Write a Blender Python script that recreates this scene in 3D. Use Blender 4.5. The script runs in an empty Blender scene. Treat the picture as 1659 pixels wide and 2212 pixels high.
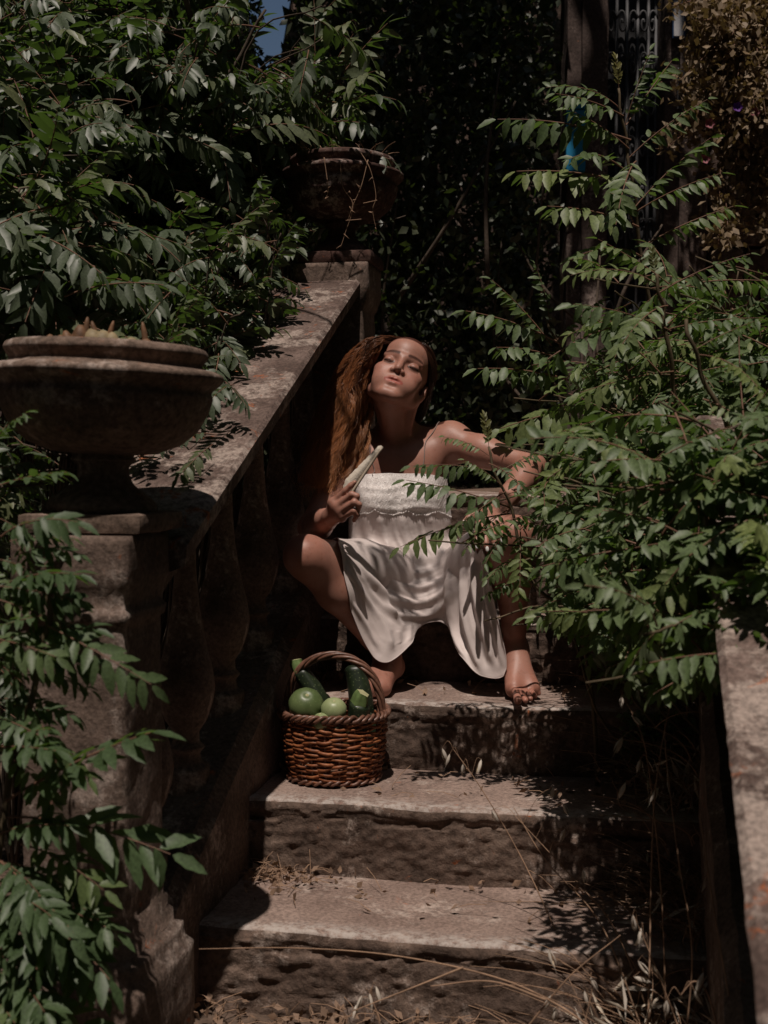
import bpy, math, random
import numpy as np
from mathutils import Vector, Matrix, Euler

SC = bpy.context.scene
COL = SC.collection
R = math.radians
rng = np.random.default_rng(7)
random.seed(7)

# ------------------------------------------------------------------ camera
FPX, CXP, CYP = 2800.0, 829.5, 1106.0          # focal length and centre, in 1659 x 2212 units
PITCH = math.atan(106.0 / FPX)
CAMZ = 1.128
cam = bpy.data.cameras.new('camera')
cam.sensor_fit = 'VERTICAL'; cam.sensor_height = 36.0
cam.lens = 36.0 * FPX / 2212.0
cam.clip_start = 0.05; cam.clip_end = 400
cam.dof.use_dof = True; cam.dof.focus_distance = 3.55; cam.dof.aperture_fstop = 5.6
camo = bpy.data.objects.new('camera', cam); COL.objects.link(camo)
camo.location = (0, 0, CAMZ); camo.rotation_euler = (R(90) - PITCH, 0, 0)
SC.camera = camo

# ------------------------------------------------------------------ light
SUN_EL = R(69)
SUN_H = Vector((-0.108, -0.994, 0)).normalized()      # horizontal direction towards the sun
TO_SUN = Vector((SUN_H.x * math.cos(SUN_EL), SUN_H.y * math.cos(SUN_EL), math.sin(SUN_EL)))
w = bpy.data.worlds.new('World'); SC.world = w; w.use_nodes = True
nt = w.node_tree; nt.nodes.clear()
sky = nt.nodes.new('ShaderNodeTexSky'); sky.sky_type = 'NISHITA'; sky.sun_disc = False
sky.sun_elevation = SUN_EL; sky.sun_rotation = math.atan2(SUN_H.x, SUN_H.y)
bg = nt.nodes.new('ShaderNodeBackground'); bg.inputs['Strength'].default_value = 0.05
out = nt.nodes.new('ShaderNodeOutputWorld')
nt.links.new(sky.outputs[0], bg.inputs[0]); nt.links.new(bg.outputs[0], out.inputs[0])
sl = bpy.data.lights.new('sun', 'SUN'); sl.energy = 5.0; sl.angle = R(0.55); sl.color = (1.0, 0.885, 0.79)
so = bpy.data.objects.new('sun', sl); COL.objects.link(so); so.location = TO_SUN * 20
so.rotation_euler = TO_SUN.to_track_quat('Z', 'Y').to_euler()
vs = SC.view_settings
vs.view_transform = 'Standard'; vs.look = 'None'; vs.exposure = -0.56; vs.gamma = 1.0; vs.use_curve_mapping = False
SC.render.engine = 'CYCLES'
cy = SC.cycles
cy.use_denoising = True; cy.max_bounces = 6; cy.diffuse_bounces = 3; cy.glossy_bounces = 3
cy.transmission_bounces = 4; cy.transparent_max_bounces = 8
cy.sample_clamp_indirect = 6.0
SC.render.use_motion_blur = False

# ------------------------------------------------------------------ coordinates
TA = 0.19
CA, SA = 1 / math.hypot(1, TA), TA / math.hypot(1, TA)
ALPHA = math.atan(TA)
def S(u, v, z):                       # stair frame: u along the steps to the right, v up the flight
    return Vector((u * CA + v * SA, -u * SA + v * CA, z))
def S_arr(P):
    P = np.asarray(P, float)
    return np.stack([P[:, 0] * CA + P[:, 1] * SA, -P[:, 0] * SA + P[:, 1] * CA, P[:, 2]], 1)
_cp, _sp = math.cos(PITCH), math.sin(PITCH)
def W(x, y, d):                       # the point at world depth d that stands at survey position x, y
    a = (x - CXP) / FPX; b = -(y - CYP) / FPX
    Y = _cp + b * _sp; Z = b * _cp - _sp
    s = d / Y
    return Vector((a * s, d, CAMZ + Z * s))
def Wn(x, y, d): return np.array(W(x, y, d))

# ------------------------------------------------------------------ noise
def _hash(ix, iy, iz, seed):
    h = (ix * 374761393 + iy * 668265263 + iz * 2147483647 + seed * 974634541) & 0xFFFFFFFF
    h = ((h ^ (h >> 13)) * 1274126177) & 0xFFFFFFFF
    h = h ^ (h >> 16)
    return (h & 0xFFFF) / 65535.0
def vnoise(P, scale=1.0, seed=0):
    Q = np.asarray(P, float) * scale
    I = np.floor(Q).astype(np.int64); F = Q - I; F = F * F * (3 - 2 * F)
    o = np.zeros(len(Q))
    for dx in (0, 1):
        wx = F[:, 0] if dx else 1 - F[:, 0]
        for dy in (0, 1):
            wy = F[:, 1] if dy else 1 - F[:, 1]
            for dz in (0, 1):
                wz = F[:, 2] if dz else 1 - F[:, 2]
                o += wx * wy * wz * _hash(I[:, 0] + dx, I[:, 1] + dy, I[:, 2] + dz, seed)
    return o * 2 - 1
def fbm(P, scale=1.0, octv=4, seed=0, gain=0.5):
    o = 0; a = 1.0; t = 0
    for k in range(octv):
        o = o + a * vnoise(P, scale * 2 ** k, seed + k * 17); t += a; a *= gain
    return o / t

# ------------------------------------------------------------------ object helpers
def tag(o, label=None, cat=None, group=None, kind=None):
    if label: o['label'] = label
    if cat: o['category'] = cat
    if group: o['group'] = group
    if kind: o['kind'] = kind
    return o
def mk_mesh(name, V, F, smooth=True):
    """F: list of faces, or an (n,4)/(n,3) integer array."""
    me = bpy.data.meshes.new(name)
    V = np.asarray(V, np.float32)
    if isinstance(F, np.ndarray) and F.ndim == 2:
        n, k = F.shape
        me.vertices.add(len(V)); me.vertices.foreach_set('co', V.ravel())
        me.loops.add(n * k); me.loops.foreach_set('vertex_index', F.astype(np.int32).ravel())
        me.polygons.add(n); me.polygons.foreach_set('loop_start', np.arange(0, n * k, k, dtype=np.int32))
        me.update(calc_edges=True); me.validate()
    else:
        me.from_pydata([tuple(map(float, v)) for v in V], [], [tuple(int(i) for i in f) for f in F]); me.update()
    if smooth:
        me.polygons.foreach_set('use_smooth', np.ones(len(me.polygons), bool))
    return me
def mk_obj(name, me, mat=None, parent=None, local=True):
    """A mesh given in world coordinates; under a parent it is moved into the parent's frame."""
    o = bpy.data.objects.new(name, me); COL.objects.link(o)
    if mat is not None and len(me.materials) == 0: me.materials.append(mat)
    if parent is not None:
        o.parent = parent
        o.matrix_parent_inverse = Matrix.Translation(-Vector(parent['_loc'])) if '_loc' in parent else Matrix.Identity(4)
    return o
def empty(name, loc, label=None, cat=None, group=None, kind=None):
    o = bpy.data.objects.new(name, None); COL.objects.link(o)
    o.location = loc; o.empty_display_size = 0.05
    o['_loc'] = [float(c) for c in loc]
    return tag(o, label, cat, group, kind)
def build(name, V, F, mat, parent=None, smooth=True):
    return mk_obj(name, mk_mesh(name, V, F, smooth), mat, parent)
def grid_faces(nr, nc, closed=False, off=0):
    r = np.arange(nr - 1)[:, None]; c = np.arange(nc if closed else nc - 1)[None, :]
    c2 = (c + 1) % nc
    f = np.stack([r * nc + c, r * nc + c2, (r + 1) * nc + c2, (r + 1) * nc + c], -1)
    return f.reshape(-1, 4) + off
class MB:
    """collects vertices and quads/tris of one mesh"""
    def __init__(s): s.V = []; s.F = []; s.n = 0
    def add(s, V, F):
        V = np.asarray(V, float); s.V.append(V)
        s.F += [tuple(int(i) + s.n for i in f) for f in F]; s.n += len(V)
    def tube(s, P, r, k=6, cap=True, twist=0.0):
        P = np.asarray(P, float); n = len(P)
        r = np.full(n, r) if np.isscalar(r) else np.asarray(r, float)
        V = tube_verts(P, r, k)
        F = [tuple(f) for f in grid_faces(n, k, True)]
        if cap: F += [tuple(range(k))[::-1], tuple(range((n - 1) * k, n * k))]
        s.add(V, F)
    def build(s, name, mat, parent=None, smooth=True):
        return build(name, np.concatenate(s.V), s.F, mat, parent, smooth)
    def mesh(s, name, smooth=True): return mk_mesh(name, np.concatenate(s.V), s.F, smooth)
def tube_verts(P, r, k):
    n = len(P); T = np.gradient(P, axis=0); T /= np.linalg.norm(T, axis=1)[:, None] + 1e-12
    up = np.array([0.13, 0.31, 0.94]) if abs(T[0] @ [0.13, 0.31, 0.94]) < 0.9 else np.array([0.95, 0.2, 0.1])
    N = np.zeros_like(P); a = up - T[0] * (T[0] @ up); N[0] = a / np.linalg.norm(a)
    for i in range(1, n):
        a = N[i - 1] - T[i] * (T[i] @ N[i - 1]); N[i] = a / (np.linalg.norm(a) + 1e-12)
    B = np.cross(T, N); an = np.arange(k) * 2 * np.pi / k
    return (P[:, None] + r[:, None, None] * (np.cos(an)[None, :, None] * N[:, None] + np.sin(an)[None, :, None] * B[:, None])).reshape(-1, 3)
def crom(P, n):
    """Catmull-Rom through the points P, n samples"""
    P = np.asarray(P, float); m = len(P)
    if m == 2: t = np.linspace(0, 1, n)[:, None]; return P[0] * (1 - t) + P[1] * t
    Q = np.concatenate([[2 * P[0] - P[1]], P, [2 * P[-1] - P[-2]]])
    t = np.linspace(0, m - 1, n); i = np.minimum(t.astype(int), m - 2); f = (t - i).reshape((-1,) + (1,) * (P.ndim - 1))
    a, b, c, d = Q[i], Q[i + 1], Q[i + 2], Q[i + 3]
    return 0.5 * (2 * b + (c - a) * f + (2 * a - 5 * b + 4 * c - d) * f ** 2 + (3 * b - a - 3 * c + d) * f ** 3)

# ------------------------------------------------------------------ materials
def new_mat(name):
    m = bpy.data.materials.new(name); m.use_nodes = True
    t = m.node_tree; t.nodes.clear()
    o = t.nodes.new('ShaderNodeOutputMaterial'); b = t.nodes.new('ShaderNodeBsdfPrincipled')
    t.links.new(b.outputs[0], o.inputs[0])
    return m, t, b, o
def N(t, typ, **kw):
    n = t.nodes.new(typ)
    for k, v in kw.items():
        if k in n.inputs: n.inputs[k].default_value = v
        else: setattr(n, k, v)
    return n
def ramp(t, src, stops):
    r = t.nodes.new('ShaderNodeValToRGB'); e = r.color_ramp.elements
    while len(e) < len(stops): e.new(0.5)
    for k, (p, c) in enumerate(stops):
        e[k].position = p; e[k].color = (*c, 1) if len(c) == 3 else c
    t.links.new(src, r.inputs[0]); return r
def mixc(t, fac, a, b, mode='MIX'):
    m = t.nodes.new('ShaderNodeMix'); m.data_type = 'RGBA'; m.blend_type = mode
    for s, v in ((0, fac), (6, a), (7, b)):
        if isinstance(v, bpy.types.NodeSocket): t.links.new(v, m.inputs[s])
        elif s == 0: m.inputs[s].default_value = v
        else: m.inputs[s].default_value = (*v, 1)
    return m.outputs[2]
def noise(t, scale, detail=6, rough=0.6, vec=None, dist=0.0):
    n = N(t, 'ShaderNodeTexNoise', Scale=scale, Detail=detail, Roughness=rough, Distortion=dist)
    if vec is not None: t.links.new(vec, n.inputs['Vector'])
    return n.outputs['Fac']
def bump(t, b, h, strength=0.5, dist=0.01):
    n = N(t, 'ShaderNodeBump', Strength=strength, Distance=dist)
    t.links.new(h, n.inputs['Height']); t.links.new(n.outputs[0], b.inputs['Normal'])
def stone(name, dark, mid, light, lichen=0.5, orange=0.5, rough=0.9, bs=0.6, grain=90, moss=0.0):
    m, t, b, o = new_mat(name)
    tc = t.nodes.new('ShaderNodeTexCoord'); v = tc.outputs['Object']
    big = noise(t, 5, 8, 0.65, v); fine = noise(t, grain, 5, 0.7, v)
    c = ramp(t, big, [(0.3, dark), (0.5, mid), (0.72, light)]).outputs[0]
    sp = ramp(t, fine, [(0.35, (0.45,) * 3), (0.62, (1.25,) * 3)]).outputs[0]
    if lichen > 0:
        l = noise(t, 34, 9, 0.78, v, 0.15); l2 = noise(t, 6, 4, 0.6, v)
        ml = N(t, 'ShaderNodeMath', operation='MULTIPLY'); t.links.new(l, ml.inputs[0]); t.links.new(l2, ml.inputs[1])
        f = ramp(t, ml.outputs[0], [(0.30 - 0.03 * lichen, (0,) * 3), (0.38 - 0.03 * lichen, (0.75,) * 3)]).outputs[0]
        c = mixc(t, f, c, (0.42, 0.385, 0.35))
    if moss > 0:
        l = noise(t, 9, 7, 0.7, v, 0.5)
        f = ramp(t, l, [(0.52, (0,) * 3), (0.7, (moss,) * 3)]).outputs[0]
        c = mixc(t, f, c, (0.05, 0.045, 0.03))
    if orange > 0:
        l = noise(t, 13, 8, 0.7, v, 0.8)
        f = ramp(t, l, [(0.66 - 0.04 * orange, (0,) * 3), (0.72 - 0.04 * orange, (0.85,) * 3)]).outputs[0]
        c = mixc(t, f, c, (0.36, 0.115, 0.035))
    c = mixc(t, 0.8, c, sp, 'MULTIPLY'); c = mixc(t, 1.0, c, (1.05, 0.93, 0.885), 'MULTIPLY')
    t.links.new(c, b.inputs['Base Color']); b.inputs['Roughness'].default_value = rough
    b.inputs['Specular IOR Level'].default_value = 0.25
    s2 = N(t, 'ShaderNodeMath', operation='ADD'); t.links.new(fine, s2.inputs[0])
    md = noise(t, 28, 6, 0.7, v); t.links.new(md, s2.inputs[1])
    bump(t, b, s2.outputs[0], bs, 0.005)
    return m
def plain(name, col, rough=0.7, spec=0.3, var=0.25, scale=30, bs=0.0, metallic=0.0):
    m, t, b, o = new_mat(name)
    tc = t.nodes.new('ShaderNodeTexCoord'); v = tc.outputs['Object']
    n = noise(t, scale, 5, 0.6, v)
    c = ramp(t, n, [(0.3, tuple(x * (1 - var) for x in col)), (0.7, tuple(min(1, x * (1 + var)) for x in col))]).outputs[0]
    t.links.new(c, b.inputs['Base Color']); b.inputs['Roughness'].default_value = rough
    b.inputs['Specular IOR Level'].default_value = spec; b.inputs['Metallic'].default_value = metallic
    if bs: bump(t, b, n, bs, 0.004)
    return m
def leaf_mat(name, col, back, trans=(0.10, 0.16, 0.03), tfac=0.3, rough=0.42, spec=0.5, var=0.35):
    m, t, b, o = new_mat(name)
    oi = t.nodes.new('ShaderNodeObjectInfo'); tc = t.nodes.new('ShaderNodeTexCoord')
    geo = t.nodes.new('ShaderNodeNewGeometry')
    n = noise(t, 60, 3, 0.5, tc.outputs['Object'])
    r1 = ramp(t, n, [(0.3, tuple(x * (1 - var) for x in col)), (0.7, tuple(x * (1 + var) for x in col))]).outputs[0]
    rv = ramp(t, oi.outputs['Random'], [(0, (0.7, 0.75, 0.7)), (0.6, (1, 1, 1)), (1, (1.35, 1.2, 0.9))]).outputs[0]
    c = mixc(t, 1.0, r1, rv, 'MULTIPLY')
    c2 = mixc(t, geo.outputs['Backfacing'], c, back)
    t.links.new(c2, b.inputs['Base Color']); b.inputs['Roughness'].default_value = rough
    b.inputs['Specular IOR Level'].default_value = spec
    tr = t.nodes.new('ShaderNodeBsdfTranslucent'); tr.inputs[0].default_value = (*trans, 1)
    mx = t.nodes.new('ShaderNodeMixShader'); mx.inputs[0].default_value = tfac
    t.links.new(b.outputs[0], mx.inputs[1]); t.links.new(tr.outputs[0], mx.inputs[2])
    t.links.new(mx.outputs[0], o.inputs[0])
    return m

M = {}
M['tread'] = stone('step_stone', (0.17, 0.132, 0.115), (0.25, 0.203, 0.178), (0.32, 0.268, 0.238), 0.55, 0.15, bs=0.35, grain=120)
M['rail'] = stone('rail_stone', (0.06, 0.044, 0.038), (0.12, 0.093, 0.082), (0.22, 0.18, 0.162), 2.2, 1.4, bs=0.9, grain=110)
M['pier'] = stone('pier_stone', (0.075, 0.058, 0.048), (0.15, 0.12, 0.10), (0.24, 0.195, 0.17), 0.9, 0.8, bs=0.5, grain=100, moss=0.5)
M['urn'] = stone('urn_stone', (0.085, 0.066, 0.052), (0.165, 0.130, 0.105), (0.27, 0.22, 0.19), 0.8, 0.8, bs=0.45, grain=80, moss=0.5)
M['terracotta'] = stone('urn_terracotta', (0.038, 0.021, 0.017), (0.068, 0.038, 0.031), (0.15, 0.11, 0.095), 0.4, 0.2, bs=0.4, grain=80, moss=0.3)
M['earth'] = stone('dry_earth', (0.07, 0.05, 0.035), (0.14, 0.105, 0.08), (0.20, 0.155, 0.12), 0.0, 0.0, bs=0.8, grain=60)
M['gravel'] = stone('pale_gravel', (0.22, 0.19, 0.18), (0.32, 0.28, 0.27), (0.42, 0.38, 0.37), 0.2, 0.0, bs=0.6, grain=60)
M['render'] = stone('pillar_stone', (0.055, 0.044, 0.040), (0.095, 0.077, 0.070), (0.14, 0.115, 0.105), 0.2, 0.1, bs=0.4, grain=90)
M['ground'] = stone('garden_ground', (0.05, 0.038, 0.028), (0.10, 0.078, 0.06), (0.16, 0.125, 0.10), 0.0, 0.0, bs=0.8, grain=50)
# ================================================================== the setting
RISE, TREAD, VB = 0.171, 0.363, 2.54
UL, UR = -0.90, 0.20                       # the flight runs between the two balustrades
NSTEP = 6
def stepz(k): return RISE * (k + 1)        # k = 0 is the lowest step
def stepv(k): return VB + TREAD * k

# ground: one sheet, uneven near the steps
gn = 90
gx = np.concatenate([np.linspace(-120, -6, 14), np.linspace(-5.5, 6, 60), np.linspace(7, 120, 14)])
gy = np.concatenate([np.linspace(-60, -1, 8), np.linspace(-0.5, 9, 60), np.linspace(10, 220, 14)])
GX, GY = np.meshgrid(gx, gy); P = np.stack([GX.ravel(), GY.ravel(), np.zeros(GX.size)], 1)
P[:, 2] = 0.018 * fbm(P, 2.2, 4, 3) - 0.012
tag(build('ground', P, grid_faces(len(gy), len(gx)), M['ground']), kind='structure')
slab_gravel = build('gravel_path', *(lambda X: (np.stack([X[0].ravel(), X[1].ravel(), 0.03 + 0.01 * np.sin(X[0].ravel() * 9)], 1), grid_faces(12, 12)))(np.meshgrid(np.linspace(-4.5, -1.5, 12), np.linspace(2.5, 7.5, 12))), M['gravel']); tag(slab_gravel, kind='structure')

# steps: worn slabs with rough risers
stairs = empty('staircase', S(-0.3, VB, 0), kind='structure')
def make_step(k):
    v0, z1, z0 = stepv(k), stepz(k), stepz(k) - RISE
    vend = TREAD + 0.06
    prof = []
    for s in np.linspace(-0.02, RISE - 0.022, 30): prof.append((0.003 if s < RISE * 0.82 else 0.0, z0 + s, 1.0))
    for a in np.linspace(0, math.pi / 2, 8): prof.append((0.016 - 0.016 * math.cos(a), z1 - 0.022 + 0.022 * math.sin(a), 0.7 - 0.5 * a / 1.57))
    for s in np.linspace(0.03, vend, 44): prof.append((s, z1, 0.12))
    prof = np.array(prof); us = np.linspace(UL, UR, 190)
    U, Pi = np.meshgrid(us, np.arange(len(prof)))
    Q = np.stack([U.ravel(), v0 + prof[Pi.ravel(), 0], prof[Pi.ravel(), 1]], 1)
    amp = prof[Pi.ravel(), 2]
    # rough riser, worn and chipped edge, nearly smooth tread
    nv = fbm(Q, 26, 3, 11 + k) * 0.006 + fbm(Q * [0.5, 1, 1.3], 70, 2, 31 + k) * 0.0048 + fbm(Q, 7, 3, 5 + k) * 0.006
    Q[:, 1] += amp * nv
    Q[:, 2] += amp * 0.006 * fbm(Q, 22, 3, 23 + k) + 0.004 * fbm(Q, 5, 3, 40 + k) + (1 - amp) * 0.0012 * fbm(Q, 60, 2, 9)
    chip = np.clip(vnoise(Q * [1, 0, 0], 9, 60 + k) - 0.25, 0, 1) * np.clip(amp - 0.15, 0, 1) * (Q[:, 2] > z1 - 0.05)
    Q[:, 2] -= 0.035 * chip; Q[:, 1] += 0.03 * chip
    wear = np.exp(-((Q[:, 0] + 0.35) / 0.3) ** 2) * (Q[:, 2] > z1 - 0.04); Q[:, 2] -= 0.006 * wear
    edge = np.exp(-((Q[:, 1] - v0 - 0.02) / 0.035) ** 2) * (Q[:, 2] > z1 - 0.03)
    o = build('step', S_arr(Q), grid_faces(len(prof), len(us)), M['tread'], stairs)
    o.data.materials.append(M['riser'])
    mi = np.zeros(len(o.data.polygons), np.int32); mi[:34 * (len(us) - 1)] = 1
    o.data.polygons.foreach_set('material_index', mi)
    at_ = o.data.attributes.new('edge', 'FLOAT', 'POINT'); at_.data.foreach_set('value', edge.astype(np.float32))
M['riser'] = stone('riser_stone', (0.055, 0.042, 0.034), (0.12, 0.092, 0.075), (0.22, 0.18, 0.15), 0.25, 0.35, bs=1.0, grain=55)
def worn_lit_edge(m):  # whitish nosing wear, with the brightness of the sunlit edge painted in
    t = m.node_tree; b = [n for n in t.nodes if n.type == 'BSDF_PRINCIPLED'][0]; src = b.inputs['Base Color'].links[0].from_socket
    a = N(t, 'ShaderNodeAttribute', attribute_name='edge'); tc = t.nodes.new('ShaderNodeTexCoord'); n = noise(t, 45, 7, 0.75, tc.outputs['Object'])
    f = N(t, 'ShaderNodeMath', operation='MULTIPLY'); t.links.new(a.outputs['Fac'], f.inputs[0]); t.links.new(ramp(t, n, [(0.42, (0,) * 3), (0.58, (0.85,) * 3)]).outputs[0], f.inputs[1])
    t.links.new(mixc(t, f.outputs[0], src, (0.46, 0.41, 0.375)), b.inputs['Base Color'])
worn_lit_edge(M['tread'])
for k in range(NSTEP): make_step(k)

def box_pts(u0, u1, v0, v1, z0, z1, nu=2, nv=2, nz=2): pass
def slab(name, u0, u1, v0, v1, z0, z1, mat, parent=None, cell=0.03, amp=0.004, seed=1, round_=0.012, kind=None, fine=0.0):
    """a worn rectangular block in the stair frame, each face a grid"""
    mb_V = []; mb_F = []; n = 0
    c = np.array([(u0 + u1) / 2, (v0 + v1) / 2, (z0 + z1) / 2]); h = np.array([u1 - u0, v1 - v0, z1 - z0]) / 2
    ns = [max(2, min(60, int(math.ceil(2 * x / cell)))) + 1 for x in h]
    for ax in range(3):
        a, b = [i for i in range(3) if i != ax]
        for s in (-1, 1):
            A, B = np.meshgrid(np.linspace(-h[a], h[a], ns[a]), np.linspace(-h[b], h[b], ns[b]))
            Q = np.zeros((A.size, 3)); Q[:, a] = A.ravel(); Q[:, b] = B.ravel(); Q[:, ax] = s * h[ax]
            F = grid_faces(ns[b], ns[a])
            if (s > 0) != (ax != 1): F = F[:, ::-1]
            mb_V.append(Q); mb_F.append(F + n); n += len(Q)
    Q = np.concatenate(mb_V); F = np.concatenate(mb_F)
    rr = min(round_, 0.45 * h.min())
    K = np.clip(Q, -(h - rr), h - rr); D = Q - K; L = np.linalg.norm(D, axis=1); L[L == 0] = 1
    Q = K + D / L[:, None] * np.minimum(np.linalg.norm(D, axis=1), rr)[:, None]
    P0 = Q + c
    nn = D / L[:, None]; flat = np.linalg.norm(D, axis=1) < 1e-9
    Q = P0 + nn * (amp * fbm(P0, 9, 4, seed) + fine * fbm(P0, 45, 3, seed + 3))[:, None]
    o = build(name, S_arr(Q), F, mat, parent)
    if kind: tag(o, kind=kind)
    return o

# upper terrace the flight leads to
TERR = stepz(NSTEP - 1) - 0.006
slab('terrace', -1.25, 9.0, stepv(NSTEP - 1) + 0.3, 14.0, -0.3, TERR, M['earth'], cell=0.25, amp=0.02, kind='structure')

# ------------------------------------------------------------------ balustrades
RS = 0.445                                  # slope of the rails along v
def rail_top(v): return 1.037 + RS * (v - 2.42)
def sweep(profile, v0, v1, n, mat, name, parent, seed=2, amp=0.003):
    """profile points (u, dz) swept up the flight along the rail"""
    pr = np.array(profile); vs_ = np.linspace(v0, v1, n)
    V = np.zeros((n, len(pr), 3)); V[:, :, 0] = pr[:, 0]; V[:, :, 1] = vs_[:, None]; V[:, :, 2] = rail_top(vs_)[:, None] + pr[:, 1]
    Q = V.reshape(-1, 3); nz = fbm(Q, 12, 4, seed); n2 = fbm(Q, 40, 3, seed + 5)
    Q = Q + np.stack([amp * nz + amp * .6 * n2, 0 * nz, amp * n2 + amp * nz], 1)
    F = [tuple(f[::-1]) for f in grid_faces(n, len(pr), True)]
    F += [tuple(range(len(pr))), tuple(range((n - 1) * len(pr), n * len(pr)))[::-1]]
    return build(name, S_arr(Q), F, mat, parent, smooth=False)
def dense(poly, step):
    out = []
    for i in range(len(poly)):
        a = np.array(poly[i]); b = np.array(poly[(i + 1) % len(poly)]); k = max(1, int(np.linalg.norm(b - a) / step))
        for j in range(k): out.append(tuple(a + (b - a) * j / k))
    return out
def baluster_mesh(h, sk):
    # vase-shaped baluster; ends sheared to the slope
    pr = [(0.052, 0.0), (0.052, 0.05), (0.036, 0.06), (0.030, 0.085), (0.042, 0.10), (0.030, 0.115), (0.028, 0.14), (0.045, 0.17), (0.060, 0.22),
          (0.065, 0.26), (0.059, 0.31), (0.044, 0.38), (0.031, 0.47), (0.024, 0.56), (0.023, 0.63), (0.038, 0.655), (0.040, 0.675), (0.028, 0.69), (0.030, 0.71), (0.048, 0.73), (0.050, 0.80)]
    pr = np.array(pr); pr[:, 1] *= h / 0.80
    t = np.linspace(0, len(pr) - 1, 64); rr = np.interp(t, np.arange(len(pr)), pr[:, 0]); zz = np.interp(t, np.arange(len(pr)), pr[:, 1])
    k = 20; an = np.arange(k) * 2 * np.pi / k
    V = np.zeros((64, k, 3)); V[:, :, 0] = rr[:, None] * np.cos(an); V[:, :, 1] = rr[:, None] * np.sin(an); V[:, :, 2] = zz[:, None]
    wgt = np.clip(1 - zz / (0.07 * h / .8), 0, 1)[:, None] + np.clip((zz - 0.72 * h / .8) / (0.08 * h / .8), 0, 1)[:, None]
    V[:, :, 2] += V[:, :, 1] * sk * wgt
    V = V.reshape(-1, 3); V[:, :2] *= 1 + 0.05 * fbm(V, 18, 3, 4)[:, None]
    return mk_mesh('baluster', V, grid_faces(64, k, True))
def square_loft(profile, u, v, name, parent, mat, seed=1, nseg=12, amp=0.004, bev=0.008, step=0.012):
    """square mouldings: profile of (half width, height) lofted round a pier"""
    pr = []
    for (a, za), (b, zb) in zip(profile[:-1], profile[1:]):
        k = max(1, int(math.hypot(b - a, zb - za) / step))
        for j in range(k): pr.append((a + (b - a) * j / k, za + (zb - za) * j / k))
    pr.append(profile[-1]); pr = np.array(pr)
    s = np.linspace(-1, 1, nseg + 1)[:-1]; ring = np.concatenate([np.stack([s, -np.ones(nseg)], 1), np.stack([np.ones(nseg), s], 1), np.stack([-s, np.ones(nseg)], 1), np.stack([-np.ones(nseg), -s], 1)])
    nr = len(ring)
    V = np.zeros((len(pr), nr, 3))
    for i, (hw, z) in enumerate(pr):
        q = ring * hw; b = min(bev, hw * 0.5); kq = np.clip(q, -(hw - b), hw - b); d = q - kq; L = np.linalg.norm(d, axis=1); L[L == 0] = 1
        q = kq + d / L[:, None] * np.minimum(np.linalg.norm(d, axis=1), b)[:, None]
        V[i, :, :2] = q + [u, v]; V[i, :, 2] = z
    Q = V.reshape(-1, 3); cdir = Q - [u, v, 0]; cdir[:, 2] = 0; cdir /= np.linalg.norm(cdir, axis=1)[:, None]
    Q = Q + cdir * (amp * fbm(Q, 12, 4, seed) + amp * .6 * fbm(Q, 45, 3, seed + 4))[:, None]
    F = [tuple(f) for f in grid_faces(len(pr), nr, True)] + [tuple(range(nr))[::-1], tuple(range((len(pr) - 1) * nr, len(pr) * nr))]
    return build(name, S_arr(Q), F, mat, parent)

RAILP = dense([(-0.11, -0.055), (-0.125, -0.048), (-0.13, -0.01), (-0.12, 0.0), (0.12, 0.0), (0.13, -0.01), (0.125, -0.048), (0.11, -0.055), (0.085, -0.065), (0.08, -0.10), (-0.08, -0.10), (-0.085, -0.065)], 0.016)
LU = -0.93                                  # centre line of the left balustrade
bal = empty('balustrade', S(LU, 2.2, 0), 'weathered stone balustrade with lichened sloping rail left of the steps', 'balustrade')
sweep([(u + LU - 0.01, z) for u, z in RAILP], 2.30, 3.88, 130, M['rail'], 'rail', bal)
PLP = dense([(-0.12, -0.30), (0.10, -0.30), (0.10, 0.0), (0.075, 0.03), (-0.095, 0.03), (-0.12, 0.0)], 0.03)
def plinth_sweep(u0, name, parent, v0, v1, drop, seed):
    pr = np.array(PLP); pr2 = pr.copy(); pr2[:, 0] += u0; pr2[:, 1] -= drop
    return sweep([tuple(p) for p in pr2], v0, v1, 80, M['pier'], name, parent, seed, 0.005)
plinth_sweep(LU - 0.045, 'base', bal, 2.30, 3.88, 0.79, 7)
bm_ = baluster_mesh(0.68, RS); 
for i in range(6):
    v = 2.47 + 0.27 * i
    o = mk_obj('baluster', bm_, M['pier'], bal)
    o.location = S(LU - 0.04, v, rail_top(v) - 0.77); o.rotation_euler.z = -ALPHA
# near pier
NU, NV = -0.95, 2.19
square_loft([(0.14, 0.0), (0.14, 0.22), (0.128, 0.235), (0.125, 0.262), (0.112, 0.268), (0.112, 0.292), (0.104, 0.30), (0.104, 0.318), (0.097, 0.326), (0.0955, 0.845), (0.101, 0.85), (0.104, 0.868), (0.098, 0.874), (0.100, 0.90),
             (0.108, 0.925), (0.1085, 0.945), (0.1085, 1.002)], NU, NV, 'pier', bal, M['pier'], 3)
FU, FV = -0.905, 3.99
square_loft([(0.10, 0.9), (0.10, 1.60), (0.106, 1.61), (0.112, 1.63), (0.118, 1.66), (0.118, 1.738)], FU, FV, 'pier', bal, M['pier'], 5)

RU = 0.272
balr = empty('balustrade', S(RU, 1.6, 0), 'low stone balustrade rail with orange lichen at the right edge of the steps', 'balustrade')
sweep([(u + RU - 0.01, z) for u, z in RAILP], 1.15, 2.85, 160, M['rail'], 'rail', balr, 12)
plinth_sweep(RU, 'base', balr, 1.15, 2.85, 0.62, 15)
for i in range(5):
    v = 1.5 + 0.255 * i
    o = mk_obj('baluster', bm_, M['pier'], balr); o.location = S(RU, v, rail_top(v) - 0.77); o.rotation_euler = (0, 0, -ALPHA)

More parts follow.
